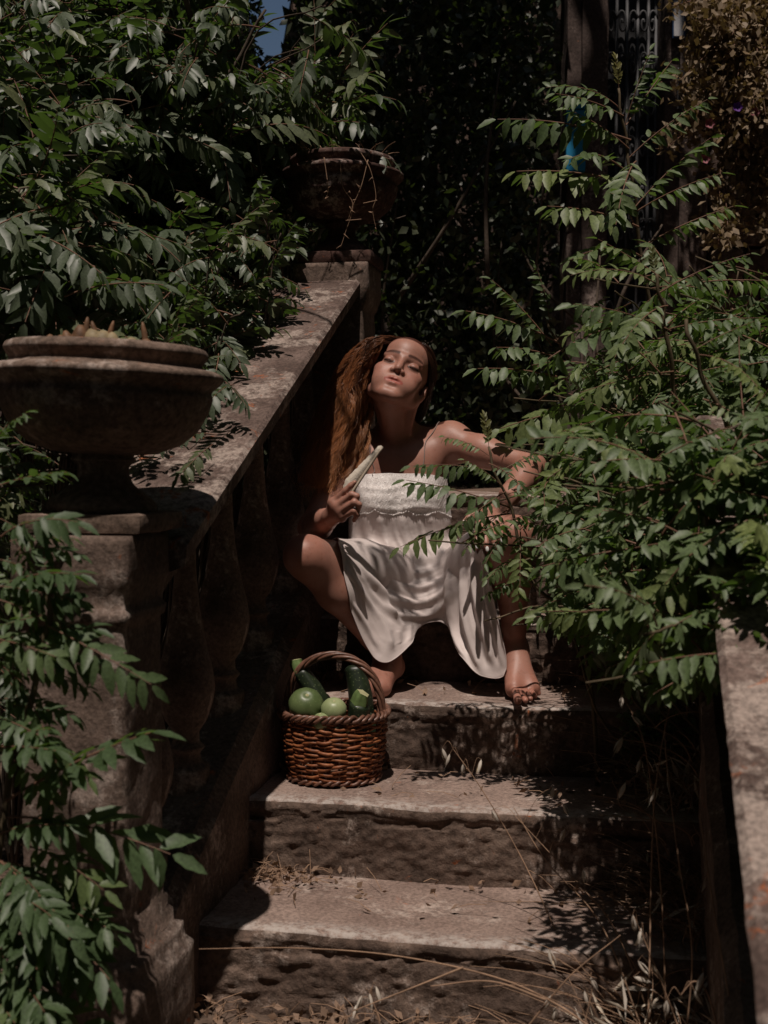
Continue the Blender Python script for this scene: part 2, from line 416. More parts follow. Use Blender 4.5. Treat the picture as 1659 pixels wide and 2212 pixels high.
# ------------------------------------------------------------------ stone urns on the piers
def lathe(pr, n, k, centre, seed, amp, tilt=(0, 0)):
    pr = np.array(pr); d = np.concatenate([[0], np.cumsum(np.linalg.norm(np.diff(pr, axis=0), axis=1))])
    t = np.linspace(0, d[-1], n); rr = np.interp(t, d, pr[:, 0]); zz = np.interp(t, d, pr[:, 1])
    an = np.arange(k) * 2 * np.pi / k
    V = np.zeros((n, k, 3)); V[:, :, 0] = rr[:, None] * np.cos(an); V[:, :, 1] = rr[:, None] * np.sin(an); V[:, :, 2] = zz[:, None]
    Q = V.reshape(-1, 3); rd = Q.copy(); rd[:, 2] = 0; rd /= np.linalg.norm(rd, axis=1)[:, None] + 1e-9
    Q = Q + rd * (amp * fbm(Q, 10, 4, seed) + amp * .5 * fbm(Q, 50, 3, seed + 3))[:, None]; Q[:, 2] += amp * .6 * fbm(Q, 14, 3, seed + 9)
    Rm = np.array(Euler((tilt[0], tilt[1], 0)).to_matrix()); Q = Q @ Rm.T
    return Q + np.array(centre), grid_faces(n, k, True)
def urn(u, v, z, sc, label, mat, tilt, seed):
    c = S(u, v, z)
    t = empty('stone_urn', c, label, 'urn')
    slab('plinth', u - 0.112, u + 0.118, v - 0.112, v + 0.112, z + 0.001, z + 0.036, mat, t, 0.012, 0.004, seed, 0.010, fine=0.002)
    z2 = 0.036
    foot = [(0.0, z2), (0.098, z2), (0.102, z2 + 0.012), (0.09, z2 + 0.026), (0.07, z2 + 0.04), (0.055, z2 + 0.052), (0.047, z2 + 0.066), (0.046, z2 + 0.082), (0.052, z2 + 0.09), (0.062, z2 + 0.095), (0.055, z2 + 0.10), (0.055, z2 + 0.108)]
    foot = [(r * sc, zz) for r, zz in foot]
    V, F = lathe(foot, 40, 48, c, seed, 0.002, tilt); build('foot', V, F, mat, t)
    z3 = z2 + 0.104
    bowl = [(0.05, z3), (0.095, z3 + 0.005), (0.138, z3 + 0.020), (0.168, z3 + 0.046), (0.187, z3 + 0.080), (0.194, z3 + 0.108), (0.190, z3 + 0.118), (0.194, z3 + 0.124), (0.205, z3 + 0.132), (0.214, z3 + 0.142), (0.212, z3 + 0.150), (0.196, z3 + 0.156),
            (0.178, z3 + 0.158), (0.172, z3 + 0.166), (0.178, z3 + 0.174), (0.184, z3 + 0.184), (0.180, z3 + 0.194), (0.168, z3 + 0.198), (0.150, z3 + 0.196), (0.143, z3 + 0.185), (0.14, z3 + 0.155)]
    bowl = [(r * sc, zz) for r, zz in bowl]
    V, F = lathe(bowl, 96, 96, c, seed + 2, 0.0028, tilt); build('bowl', V, F, mat, t)
    soil = [(0.0, z3 + 0.178), (0.06, z3 + 0.176), (0.11, z3 + 0.172), (0.148, z3 + 0.160)]
    soil = [(r * sc, zz) for r, zz in soil]
    V, F = lathe(soil, 16, 40, c, seed + 5, 0.006, tilt); V[:, 2] += 0.006 * fbm(V, 40, 3, 3); build('soil', V, F[:, ::-1], M['earth'], t)
    return t, c, z3
urnA = urn(NU + 0.005, NV + 0.03, 1.003, 0.99, 'large grey stone urn on the near pier at the left edge', M['urn'], (R(0), R(2.2)), 21)
urnB = urn(FU + 0.01, FV, 1.739, 0.90, 'dark reddish stone urn on the far pier, draped with dry vines', M['terracotta'], (R(0), R(1.0)), 31)
# ================================================================== the seated woman
class Vol:
    """signed distance field on a rectilinear grid, turned into one continuous surface"""
    def __init__(s, xs, ys, zs):
        s.a = [np.asarray(c, np.float32) for c in (xs, ys, zs)]
        s.v = np.full([len(c) for c in s.a], 0.2, np.float32)
    def blk(s, lo, hi):
        sl = tuple(slice(max(0, np.searchsorted(c, l) - 1), min(len(c), np.searchsorted(c, h) + 1)) for c, l, h in zip(s.a, lo, hi))
        X, Y, Z = s.a[0][sl[0]][:, None, None], s.a[1][sl[1]][None, :, None], s.a[2][sl[2]][None, None, :]
        return sl, X, Y, Z
    def put(s, sl, d, k, sub=False):
        v = s.v[sl]
        if sub: d = -d; h = np.clip(0.5 - 0.5 * (d - v) / k, 0, 1); s.v[sl] = d * (1 - h) + v * h + k * h * (1 - h) if False else np.maximum(v, d) + np.maximum(k - np.abs(v - d), 0) ** 2 / (4 * k)
        else: s.v[sl] = np.minimum(v, d) - np.maximum(k - np.abs(v - d), 0) ** 2 / (4 * k)
    def cone(s, a, b, ra, rb, k=0.01, sub=False):
        a = np.asarray(a, np.float32); b = np.asarray(b, np.float32); m = max(ra, rb) + 2 * k + 0.006
        sl, X, Y, Z = s.blk(np.minimum(a, b) - m, np.maximum(a, b) + m)
        d = b - a; L = float(d @ d) + 1e-12
        t = np.clip(((X - a[0]) * d[0] + (Y - a[1]) * d[1] + (Z - a[2]) * d[2]) / L, 0, 1)
        q = np.sqrt((X - a[0] - t * d[0]) ** 2 + (Y - a[1] - t * d[1]) ** 2 + (Z - a[2] - t * d[2]) ** 2) - (ra + (rb - ra) * t)
        s.put(sl, q, k, sub)
    def ell(s, c, r, k=0.01, rot=None, sub=False):
        c = np.asarray(c, np.float32); r = np.asarray(r, np.float32); m = float(r.max()) + 2 * k + 0.006
        sl, X, Y, Z = s.blk(c - m, c + m)
        x, y, z = X - c[0], Y - c[1], Z - c[2]
        if rot is not None:
            Q = np.asarray(rot, np.float32); x, y, z = (Q[0, 0] * x + Q[1, 0] * y + Q[2, 0] * z, Q[0, 1] * x + Q[1, 1] * y + Q[2, 1] * z, Q[0, 2] * x + Q[1, 2] * y + Q[2, 2] * z)
        k0 = np.sqrt((x / r[0]) ** 2 + (y / r[1]) ** 2 + (z / r[2]) ** 2)
        k1 = np.sqrt((x / r[0] ** 2) ** 2 + (y / r[1] ** 2) ** 2 + (z / r[2] ** 2) ** 2) + 1e-6
        s.put(sl, k0 * (k0 - 1) / k1, k, sub)
    def mesh(s):
        v = s.v; n = v.shape; ins = v < 0
        ax = s.a
        # cells with a sign change
        c = np.zeros((n[0] - 1, n[1] - 1, n[2] - 1), np.uint8)
        for i in (0, 1):
            for j in (0, 1):
                for k in (0, 1):
                    c += ins[i:n[0] - 1 + i, j:n[1] - 1 + j, k:n[2] - 1 + k]
        I = np.argwhere((c > 0) & (c < 8)); idx = np.full(c.shape, -1, np.int32); idx[tuple(I.T)] = np.arange(len(I))
        acc = np.zeros((len(I), 3)); cnt = np.zeros(len(I))
        corners = [(i, j, k) for i in (0, 1) for j in (0, 1) for k in (0, 1)]
        for p in corners:
            for d in range(3):
                if p[d]: continue
                q = list(p); q[d] = 1
                A = I + p; B = I + q
                va = v[tuple(A.T)]; vb = v[tuple(B.T)]; m = (va < 0) != (vb < 0)
                t = va / np.where(m, va - vb, 1)
                for e in range(3):
                    ca, cb = ax[e][A[:, e]], ax[e][B[:, e]]
                    acc[:, e] += np.where(m, ca + (cb - ca) * t, 0)
                cnt += m
        V = acc / cnt[:, None]
        F = []
        for d in range(3):
            e, f = (d + 1) % 3, (d + 2) % 3
            s0 = [slice(1, n[0] - 1), slice(1, n[1] - 1), slice(1, n[2] - 1)]; s0[d] = slice(0, n[d] - 1)
            s1 = list(s0); s1[d] = slice(1, n[d])
            a, b = ins[tuple(s0)], ins[tuple(s1)]
            for flip, msk in ((False, a & ~b), (True, ~a & b)):
                K = np.argwhere(msk)
                for g in range(3):
                    if g != d: K[:, g] += 1
                def cell(de, df):
                    Q = K.copy(); Q[:, e] -= de; Q[:, f] -= df; return idx[tuple(Q.T)]
                q = np.stack([cell(1, 1), cell(0, 1), cell(0, 0), cell(1, 0)], 1)
                F.append(q[:, ::-1] if flip else q)
        return V, np.concatenate(F)

def axis(lo, hi, h, fine):
    out = [lo]
    while out[-1] < hi:
        x = out[-1]; st = h
        for a, b, g in fine:
            if a <= x <= b: st = min(st, g)
        out.append(x + st)
    return np.array(out)
# --- joints
J = dict(pel=Wn(925, 1240, 3.78), waist=Wn(893, 1140, 3.81), chest=Wn(862, 1035, 3.79), neckb=Wn(858, 938, 3.82),
         shR=Wn(756, 985, 3.77), elR=Wn(674, 1140, 3.57), wrR=Wn(716, 1116, 3.385),
         shL=Wn(972, 955, 3.79), elL=Wn(1150, 1008, 3.64), wrL=Wn(1085, 1090, 3.46),
         hipR=Wn(880, 1258, 3.74), knR=Wn(660, 1203, 3.36), anR=Wn(838, 1420, 3.52),
         hipL=Wn(985, 1255, 3.74), knL=Wn(1108, 1160, 3.37), anL=Wn(1112, 1403, 3.475))
HR = Matrix.Rotation(R(19), 3, 'Y') @ Matrix.Rotation(R(-7), 3, 'Z') @ Matrix.Rotation(R(-28), 3, 'X')
HS = 1.12
HRn = np.array(HR)
HO = Wn(868, 783, 3.66) - HRn @ (np.array([0, -0.075, 0.0]) * HS)      # eyes stand at 868, 783
def H(x, y, z): return HO + HRn @ (np.array([x, y, z]) * HS)
def to_head(P): return ((np.asarray(P) - HO) @ HRn) / HS

def build_body():
    fx = [(-0.02, 0.14, 0.0022), (-0.16, -0.05, 0.0028), (0.18, 0.32, 0.0028)]
    xs = axis(-0.30, 0.50, 0.005, fx)
    ys = axis(3.22, 3.98, 0.0052, [(3.52, 3.72, 0.0025), (3.24, 3.44, 0.0034)])
    zs = axis(0.49, 1.56, 0.005, [(1.20, 1.41, 0.0022), (0.93, 1.09, 0.0028), (0.50, 0.56, 0.0032)])
    B = Vol(xs, ys, zs)
    j = J
    # torso
    B.ell(j['pel'] + [0, 0.02, -0.005], (0.145, 0.105, 0.10), 0.03)
    B.cone(j['pel'], j['waist'], 0.105, 0.088, 0.05)
    B.cone(j['waist'], j['chest'], 0.088, 0.098, 0.05)
    rib = j['chest']
    B.ell(rib + [0, 0.015, -0.02], (0.128, 0.088, 0.13), 0.05)
    for s, dx in ((-1, -0.062), (1, 0.066)): B.ell(rib + [dx, -0.068, -0.045], (0.056, 0.05, 0.056), 0.03)
    B.cone(rib + [0, 0.01, 0.06], j['neckb'] + [0, 0.01, -0.03], 0.08, 0.055, 0.05)
    # shoulders and collar bones
    for s, sh in (('R', j['shR']), ('L', j['shL'])):
        nb = j['neckb']
        B.cone(nb + [0, 0.025, -0.005], sh + [0, 0.015, 0.008], 0.042, 0.040, 0.04)
        B.cone(rib + [0.06 if s == 'L' else -0.06, -0.02, 0.045], sh, 0.062, 0.048, 0.04)
        sg = 1 if s == 'L' else -1
        B.cone(nb + [0.012 * sg, -0.052, -0.048], sh * 0.55 + nb * 0.45 + [0, -0.045, -0.012], 0.0085, 0.0075, 0.012)
        B.cone(sh * 0.55 + nb * 0.45 + [0, -0.045, -0.012], sh + [-0.005 * sg, -0.014, 0.034], 0.0075, 0.0085, 0.012)
        B.ell(sh + [0.008 * sg, 0, -0.004], (0.050, 0.050, 0.054), 0.03)
    # neck
    hb = H(0, 0.022, -0.045); nb = j['neckb']
    B.cone(hb, nb + [0, 0.012, 0.0], 0.050, 0.055, 0.03)
    B.cone(H(0, -0.012, -0.085), nb + [0, -0.035, -0.035], 0.032, 0.030, 0.025)
    for sg in (-1, 1): B.cone(H(0.055 * sg, 0.02, -0.045), nb + [0.016 * sg, -0.050, -0.046], 0.014, 0.009, 0.02)
    B.ell(nb + [0, -0.066, -0.050], (0.010, 0.010, 0.010), 0.01, sub=True)
    # arms
    def arm(sh, el, wr, up):
        m1 = sh * 0.6 + el * 0.4
        B.cone(sh, m1, 0.047, 0.043, 0.03); B.cone(m1, el, 0.043, 0.036, 0.03)
        d = (wr - el); m2 = el + 0.33 * d
        B.cone(el, m2, 0.036, 0.038, 0.02); B.cone(m2, el + 0.72 * d, 0.038, 0.028, 0.02); B.cone(el + 0.72 * d, wr, 0.028, 0.0235, 0.015)
    arm(j['shR'], j['elR'], j['wrR'], 0); arm(j['shL'], j['elL'], j['wrL'], 0)
    # legs
    def leg(hip, kn, an, side):
        d = kn - hip
        B.cone(hip, hip + 0.5 * d, 0.088, 0.074, 0.04); B.cone(hip + 0.5 * d, kn - 0.06 * d, 0.074, 0.054, 0.03)
        B.ell(kn, (0.054, 0.054, 0.054), 0.02)
        out = (kn - (hip + an) / 2); out /= np.linalg.norm(out)
        B.ell(kn + out * 0.022, (0.032, 0.032, 0.032), 0.018)           # knee cap
        e = an - kn; e1 = e / np.linalg.norm(e); back = -(out - e1 * (out @ e1)); back /= np.linalg.norm(back)
        B.cone(kn, kn + 0.35 * e, 0.048, 0.044, 0.03); B.cone(kn + 0.35 * e, kn + 0.8 * e, 0.044, 0.028, 0.03); B.cone(kn + 0.8 * e, an, 0.028, 0.027, 0.02)
        B.cone(kn + 0.12 * e + back * 0.016, kn + 0.36 * e + back * 0.026, 0.036, 0.042, 0.03)
        B.cone(kn + 0.36 * e + back * 0.026, kn + 0.75 * e + back * 0.012, 0.042, 0.02, 0.03)
    leg(j['hipR'], j['knR'], j['anR'], 'R'); leg(j['hipL'], j['knL'], j['anL'], 'L')
    # feet, heels lifted, resting on the ball and toes
    def foot(an, heel, ball, ballw, toes, side):
        B.cone(an, heel, 0.027, 0.027, 0.02)
        a, b = ball - ballw, ball + ballw
        B.cone(heel, a, 0.025, 0.018, 0.025); B.cone(heel, b, 0.024, 0.016, 0.025)
        B.cone(an + [0, -0.01, 0.0], a + [0, 0, 0.012], 0.026, 0.016, 0.03); B.cone(an + [0, -0.01, 0], b + [0, 0, 0.008], 0.026, 0.014, 0.03)
        B.cone(a, b, 0.017, 0.015, 0.012)
        for n_, (t, r) in enumerate(toes):
            f = n_ / (len(toes) - 1); base = a + (b - a) * f
            mid = (base + t) / 2 + [0, 0, 0.006]
            B.cone(base, mid, r * 0.98, r * 0.82, 0.003); B.cone(mid, t, r * 0.82, r * 0.92, 0.002)
    zD = stepz(2) + 0.003
    def gp(x, y, z): # point at height z
        d = 3.4
        for _ in range(12):
            p = Wn(x, y, d); d *= (CAMZ - z) / max(1e-3, CAMZ - p[2])
        return Wn(x, y, d)
    ballL = gp(1130, 1490, zD + 0.017); wL = np.array([0.024, 0.006, 0.0])
    tl = []
    for k_, (x, y, r) in enumerate([(1119, 1513, 0.0122), (1135, 1513, 0.0088), (1146, 1509, 0.0084), (1156, 1504, 0.0080), (1164, 1498, 0.0076)]): tl.append((gp(x, y, zD + r), r))
    foot(j['anL'], Wn(1101, 1412, 3.53), ballL, wL, tl, 'L')
    ballR = gp(806, 1492, zD + 0.016); wR = np.array([0.026, 0.020, 0.0])
    tr = [(gp(x, y, zD + r), r) for x, y, r in [(786, 1512, 0.0085), (778, 1508, 0.0085), (770, 1502, 0.0085), (766, 1496, 0.008), (762, 1490, 0.008)]]
    foot(j['anR'], Wn(848, 1440, 3.565), ballR, wR, tr, 'R')
    # hands
    nails = []
    def finger(pts, r, k0=0.005):
        for a, b, ra, rb in zip(pts[:-1], pts[1:], r[:-1], r[1:]): B.cone(a, b, ra, rb, k0 if a is pts[0] else 0.003)
    # right hand holds the closed fan
    wr = j['wrR']
    K = [Wn(719, 1086, 3.345), Wn(727, 1094, 3.332), Wn(733, 1105, 3.33), Wn(738, 1117, 3.335)]
    for p in K: B.cone(wr, p, 0.018, 0.0125, 0.012)
    B.cone(K[0], K[3], 0.0115, 0.010, 0.012)
    finger([K[0], Wn(746, 1060, 3.325), Wn(758, 1049, 3.32), Wn(766, 1042, 3.318)], [0.0100, 0.0085, 0.0078, 0.0064])
    finger([K[1], Wn(760, 1068, 3.308), Wn(771, 1072, 3.306), Wn(770, 1084, 3.318)], [0.0102, 0.0088, 0.008, 0.007])
    finger([K[2], Wn(765, 1085, 3.302), Wn(776, 1090, 3.303), Wn(773, 1104, 3.318)], [0.0100, 0.0086, 0.0078, 0.007])
    finger([K[3], Wn(764, 1104, 3.305), Wn(772, 1112, 3.31), Wn(765, 1124, 3.325)], [0.0092, 0.0078, 0.007, 0.0062])
    finger([Wn(722, 1112, 3.38), Wn(735, 1090, 3.395), Wn(748, 1072, 3.385), Wn(758, 1062, 3.372)], [0.014, 0.0105, 0.0095, 0.0075])
    # left hand rests on the knee, fingers hanging down
    wl = j['wrL']
    KL = [Wn(1036, 1122, 3.375), Wn(1051, 1126, 3.362), Wn(1065, 1127, 3.36), Wn(1079, 1124, 3.365)]
    for p in KL: B.cone(wl, p, 0.018, 0.0122, 0.012)
    B.cone(KL[0], KL[3], 0.011, 0.010, 0.010)
    tips = [(1031, 1152, 1030, 1169, 1030, 1181), (1049, 1157, 1050, 1174, 1052, 1187), (1065, 1155, 1067, 1169, 1069, 1179), (1081, 1148, 1083, 1160, 1084, 1168)]
    for p, q, r0 in zip(KL, tips, (0.0096, 0.0099, 0.0096, 0.0086)):
        pts = [p, Wn(q[0], q[1], 3.315), Wn(q[2], q[3], 3.300), Wn(q[4], q[5], 3.297)]
        finger(pts, [r0, r0 * .87, r0 * .78, r0 * .64]); nails.append((pts[3], pts[3] - pts[2], r0 * .64))
    th = [Wn(1062, 1108, 3.42), Wn(1030, 1108, 3.385), Wn(1014, 1118, 3.37), Wn(1002, 1130, 3.36)]
    finger(th, [0.014, 0.0108, 0.0098, 0.0078]); nails.append((th[3], th[3] - th[2], 0.0075))
    # ---- head
    def hell(c, r, k, sub=False, tilt=None):
        q = HR if tilt is None else HR @ tilt
        B.ell(H(*c), np.array(r) * HS, k, np.array(q), sub)
    def hcone(a, b, ra, rb, k, sub=False): B.cone(H(*a), H(*b), ra * HS, rb * HS, k, sub)
    hell((0, 0.014, 0.033), (0.071, 0.090, 0.078), 0.01)
    hell((0, -0.020, -0.026), (0.058, 0.062, 0.080), 0.02)
    hell((0, -0.030, 0.045), (0.056, 0.056, 0.050), 0.02)
    hell((0, -0.040, -0.074), (0.038, 0.040, 0.032), 0.02)
    hell((0, -0.070, -0.097), (0.022, 0.017, 0.015), 0.016)
    for s in (-1, 1):
        hcone((0.054 * s, 0.004, -0.046), (0.050 * s, -0.014, -0.066), 0.014, 0.013, 0.02)
        hcone((0.050 * s, -0.014, -0.066), (0.016 * s, -0.070, -0.097), 0.013, 0.012, 0.018)
        hell((0.040 * s, -0.054, -0.024), (0.023, 0.019, 0.017), 0.022)
        hell((0.035 * s, -0.056, -0.054), (0.022, 0.021, 0.025), 0.022)
    for s in (-1, 1):
        hell((0.031 * s, -0.096, -0.001), (0.019, 0.019, 0.014), 0.014, True)
        hcone((0.010 * s, -0.0785, 0.0155), (0.046 * s, -0.063, 0.0165), 0.0085, 0.007, 0.012)
        hell((0.0315 * s, -0.0665, -0.0010), (0.0150, 0.0132, 0.0118), 0.003)
    hcone((0, -0.078, 0.012), (0, -0.092, -0.024), 0.0072, 0.0080, 0.012)
    hcone((0, -0.0905, -0.022), (0, -0.0945, -0.0315), 0.0080, 0.0088, 0.008)
    for s in (-1, 1):
        hell((0.0130 * s, -0.0865, -0.0355), (0.0066, 0.0090, 0.0066), 0.006)
        hell((0.0065 * s, -0.0920, -0.0418), (0.0026, 0.0036, 0.0020), 0.002, True)
    hell((0, -0.067, -0.061), (0.033, 0.0195, 0.026), 0.018)
    # lips
    for s in (-1, 1):
        hcone((0.006 * s, -0.0868, -0.0582), (0.0270 * s, -0.0745, -0.0640), 0.0044, 0.0020, 0.006)
        hcone((0.005 * s, -0.0845, -0.0730), (0.0240 * s, -0.0745, -0.0672), 0.0056, 0.0026, 0.006)
    hcone((-0.023, -0.0800, -0.0645), (0.023, -0.0800, -0.0645), 0.0014, 0.0014, 0.003, True)
    hcone((-0.015, -0.0885, -0.0650), (0.015, -0.0885, -0.0650), 0.0026, 0.0026, 0.003, True)
    hell((0, -0.0925, -0.0825), (0.016, 0.006, 0.0055), 0.008, True)
    for s in (-1, 1):
        tl_ = Matrix.Rotation(R(-14), 3, 'X') @ Matrix.Rotation(R(18 * s), 3, 'Z')
        hell((0.071 * s, 0.012, -0.012), (0.0075, 0.018, 0.030), 0.006, False, tl_)
        hell((0.079 * s, 0.004, -0.008), (0.006, 0.009, 0.017), 0.006, True, tl_)
        hell((0.069 * s, 0.004, -0.036), (0.006, 0.008, 0.009), 0.005, False)
    V, F = B.mesh()
    return V, F, nails, B

M['skin'], t, b, o_ = new_mat('tanned_skin')
at = N(t, 'ShaderNodeVertexColor', layer_name='tint'); tc = t.nodes.new('ShaderNodeTexCoord')
n1 = noise(t, 14, 5, 0.6, tc.outputs['Object']); n2 = noise(t, 260, 3, 0.6, tc.outputs['Object'])
c = ramp(t, n1, [(0.3, (0.30, 0.140, 0.100)), (0.7, (0.40, 0.200, 0.150))]).outputs[0]
c = mixc(t, 1.0, c, at.outputs[0], 'MULTIPLY')
t.links.new(c, b.inputs['Base Color']); b.inputs['Roughness'].default_value = 0.48
b.inputs['Specular IOR Level'].default_value = 0.4
b.inputs['Subsurface Weight'].default_value = 0.12; b.inputs['Subsurface Radius'].default_value = (1.0, 0.35, 0.2); b.inputs['Subsurface Scale'].default_value = 0.008
n4 = noise(t, 70, 4, 0.6, tc.outputs['Object']); fr_ = ramp(t, n4, [(0.56, (1, 1, 1)), (0.72, (0.80, 0.72, 0.68))]).outputs[0]
c = mixc(t, 0.8, c, fr_, 'MULTIPLY'); t.links.new(c, b.inputs['Base Color'])
bump(t, b, n2, 0.15, 0.002)

woman = empty('person', Wn(925, 1340, 3.72), 'barefoot woman with long wavy auburn hair in a cream slip dress sitting on the steps', 'person')
bV, bF, NAILS, BODY = build_body()
for _ in range(2):                                   # relax the grid pattern a little
    acc = np.zeros_like(bV); cnt = np.zeros(len(bV))
    for a_, b_ in ((0, 1), (1, 2), (2, 3), (3, 0)):
        np.add.at(acc, bF[:, a_], bV[bF[:, b_]]); np.add.at(acc, bF[:, b_], bV[bF[:, a_]])
        np.add.at(cnt, bF[:, a_], 1); np.add.at(cnt, bF[:, b_], 1)
    bV = bV * 0.55 + 0.45 * acc / np.maximum(cnt, 1)[:, None]
body = build('body', bV, bF, M['skin'], woman)
def body_tint(V):
    q = to_head(V); x, y, z = q[:, 0], q[:, 1], q[:, 2]; ax_ = np.abs(x)
    col = np.ones((len(V), 3))
    def mix(f, c): 
        f = np.clip(f, 0, 1)[:, None]; col[:] = col * (1 - f) + np.array(c) * f
    front = (y < -0.045)
    g = lambda d, w_: np.exp(-(d / w_) ** 2)
    mix(0.35 * g(np.sqrt(((ax_ - 0.042) / 1.3) ** 2 + (z + 0.03) ** 2), 0.02) * front, (1.0, 0.72, 0.68))      # cheeks
    lip = g((z + 0.0645) / (0.0105 * np.sqrt(np.clip(1 - (x / 0.026) ** 2, 0.0, 1)) + 1e-4), 1.0) ** 2 * (ax_ < 0.0255) * (y < -0.068)
    mix(np.clip(1.5 * lip, 0, 1), (0.95, 0.52, 0.52))
    brow = g(z - (0.0185 + 0.004 * np.sin(np.clip((ax_ - 0.012) / 0.04, 0, 1) * 2.4) - 0.05 * np.clip(ax_ - 0.040, 0, 1)), 0.0042) * np.clip((ax_ - 0.009) / 0.005, 0, 1) * np.clip((0.055 - ax_) / 0.01, 0, 1) * front
    mix(np.clip(1.8 * brow, 0, 0.95), (0.14, 0.10, 0.09))
    lash = g(z - (-0.0065 + 0.10 * np.clip(ax_ - 0.031, -0.02, 0.02) ** 2 / 0.012), 0.0020) * np.clip((0.0155 - np.abs(ax_ - 0.0315)) / 0.004, 0, 1) * front
    mix(np.clip(1.8 * lash, 0, 0.97), (0.07, 0.05, 0.05))
    shade_lid = g(np.sqrt((ax_ - 0.031) ** 2 + ((z - 0.006) * 1.3) ** 2), 0.012) * front
    mix(0.30 * shade_lid, (0.72, 0.55, 0.50))
    nost = g(np.sqrt((ax_ - 0.0065) ** 2 + ((y + 0.0920) * .6) ** 2 + (z + 0.0412) ** 2), 0.0026); mix(np.clip(1.3 * nost, 0, 0.9), (0.15, 0.07, 0.06))  # nostril hollows tinted dark, painted shade over the glint there
    # scalp under the hair
    hl = np.where(y < 0.0, 0.060 - 0.0 * ax_ - 9.0 * np.clip(ax_ - 0.03, 0, 1) ** 2 * 3 + 0.25 * np.clip(-y - 0.05, -1, 1), 0.0 - 0.6 * y)
    sc_ = np.clip((z - hl) / 0.006, 0, 1) * (z > -0.05) * (np.abs(q).max(1) < 0.14)
    mix(sc_, (0.16, 0.10, 0.08))
    # knees, elbows, toes and knuckles a little redder
    for p, rr in ((J['knR'], 0.05), (J['knL'], 0.05), (J['elR'], 0.04), (J['elL'], 0.04)):
        mix(0.35 * g(np.linalg.norm(V - p - [0, -0.03, 0.01], axis=1), rr), (0.95, 0.72, 0.66))
    low = np.clip((0.60 - V[:, 2]) / 0.08, 0, 1); mix(0.4 * low, (1.0, 0.74, 0.68))
    return col
bl = body.data; vv = np.empty(len(bl.vertices) * 3, np.float32); bl.vertices.foreach_get('co', vv)
ca_ = bl.color_attributes.new('tint', 'FLOAT_COLOR', 'POINT'); cc = np.ones((len(bl.vertices), 4), np.float32); cc[:, :3] = body_tint(vv.reshape(-1, 3).astype(float))
ca_.data.foreach_set('color', cc.ravel())
M['nail'] = plain('white_nail', (0.75, 0.72, 0.70), 0.25, 0.5, 0.03)
for p, d, r in NAILS:
    d = d / np.linalg.norm(d); c0 = p + d * 0.001 + np.array([0, -r * 0.80, 0.003])
    th_ = np.linspace(0, np.pi, 7); ph_ = np.arange(10) * 2 * np.pi / 10
    sx = np.cross(d, [0, -1.0, 0]); sx /= np.linalg.norm(sx); nn_ = np.cross(sx, d)
    Q = np.array([c0 + d * (0.0078 * math.cos(a)) + sx * (r * 0.72 * math.sin(a) * math.cos(b_)) + nn_ * (0.0022 * math.sin(a) * math.sin(b_)) for a in th_ for b_ in ph_])
    build('nail', Q, grid_faces(7, 10, True), M['nail'], woman)
# ------------------------------------------------------------------ dress
def sdf(P):
    P = np.asarray(P, float); g = []; fr = []
    for e in range(3):
        a = BODY.a[e]; i = np.clip(np.searchsorted(a, P[:, e]) - 1, 0, len(a) - 2); g.append(i); fr.append(np.clip((P[:, e] - a[i]) / (a[i + 1] - a[i]), 0, 1))
    o = 0
    for dx in (0, 1):
        for dy in (0, 1):
            for dz in (0, 1):
                wt = (fr[0] if dx else 1 - fr[0]) * (fr[1] if dy else 1 - fr[1]) * (fr[2] if dz else 1 - fr[2])
                o = o + wt * BODY.v[g[0] + dx, g[1] + dy, g[2] + dz]
    return o
def push_out(P, gap, it=8):
    P = P.copy(); e = 0.004
    for _ in range(it):
        d = sdf(P); m = d < gap
        if not m.any(): break
        Q = P[m]; G = np.stack([sdf(Q + np.eye(3)[k] * e) - sdf(Q - np.eye(3)[k] * e) for k in range(3)], 1); G /= np.linalg.norm(G, axis=1)[:, None] + 1e-6
        P[m] = Q + G * np.clip(gap - d[m], 0, 0.012)[:, None]
    return P
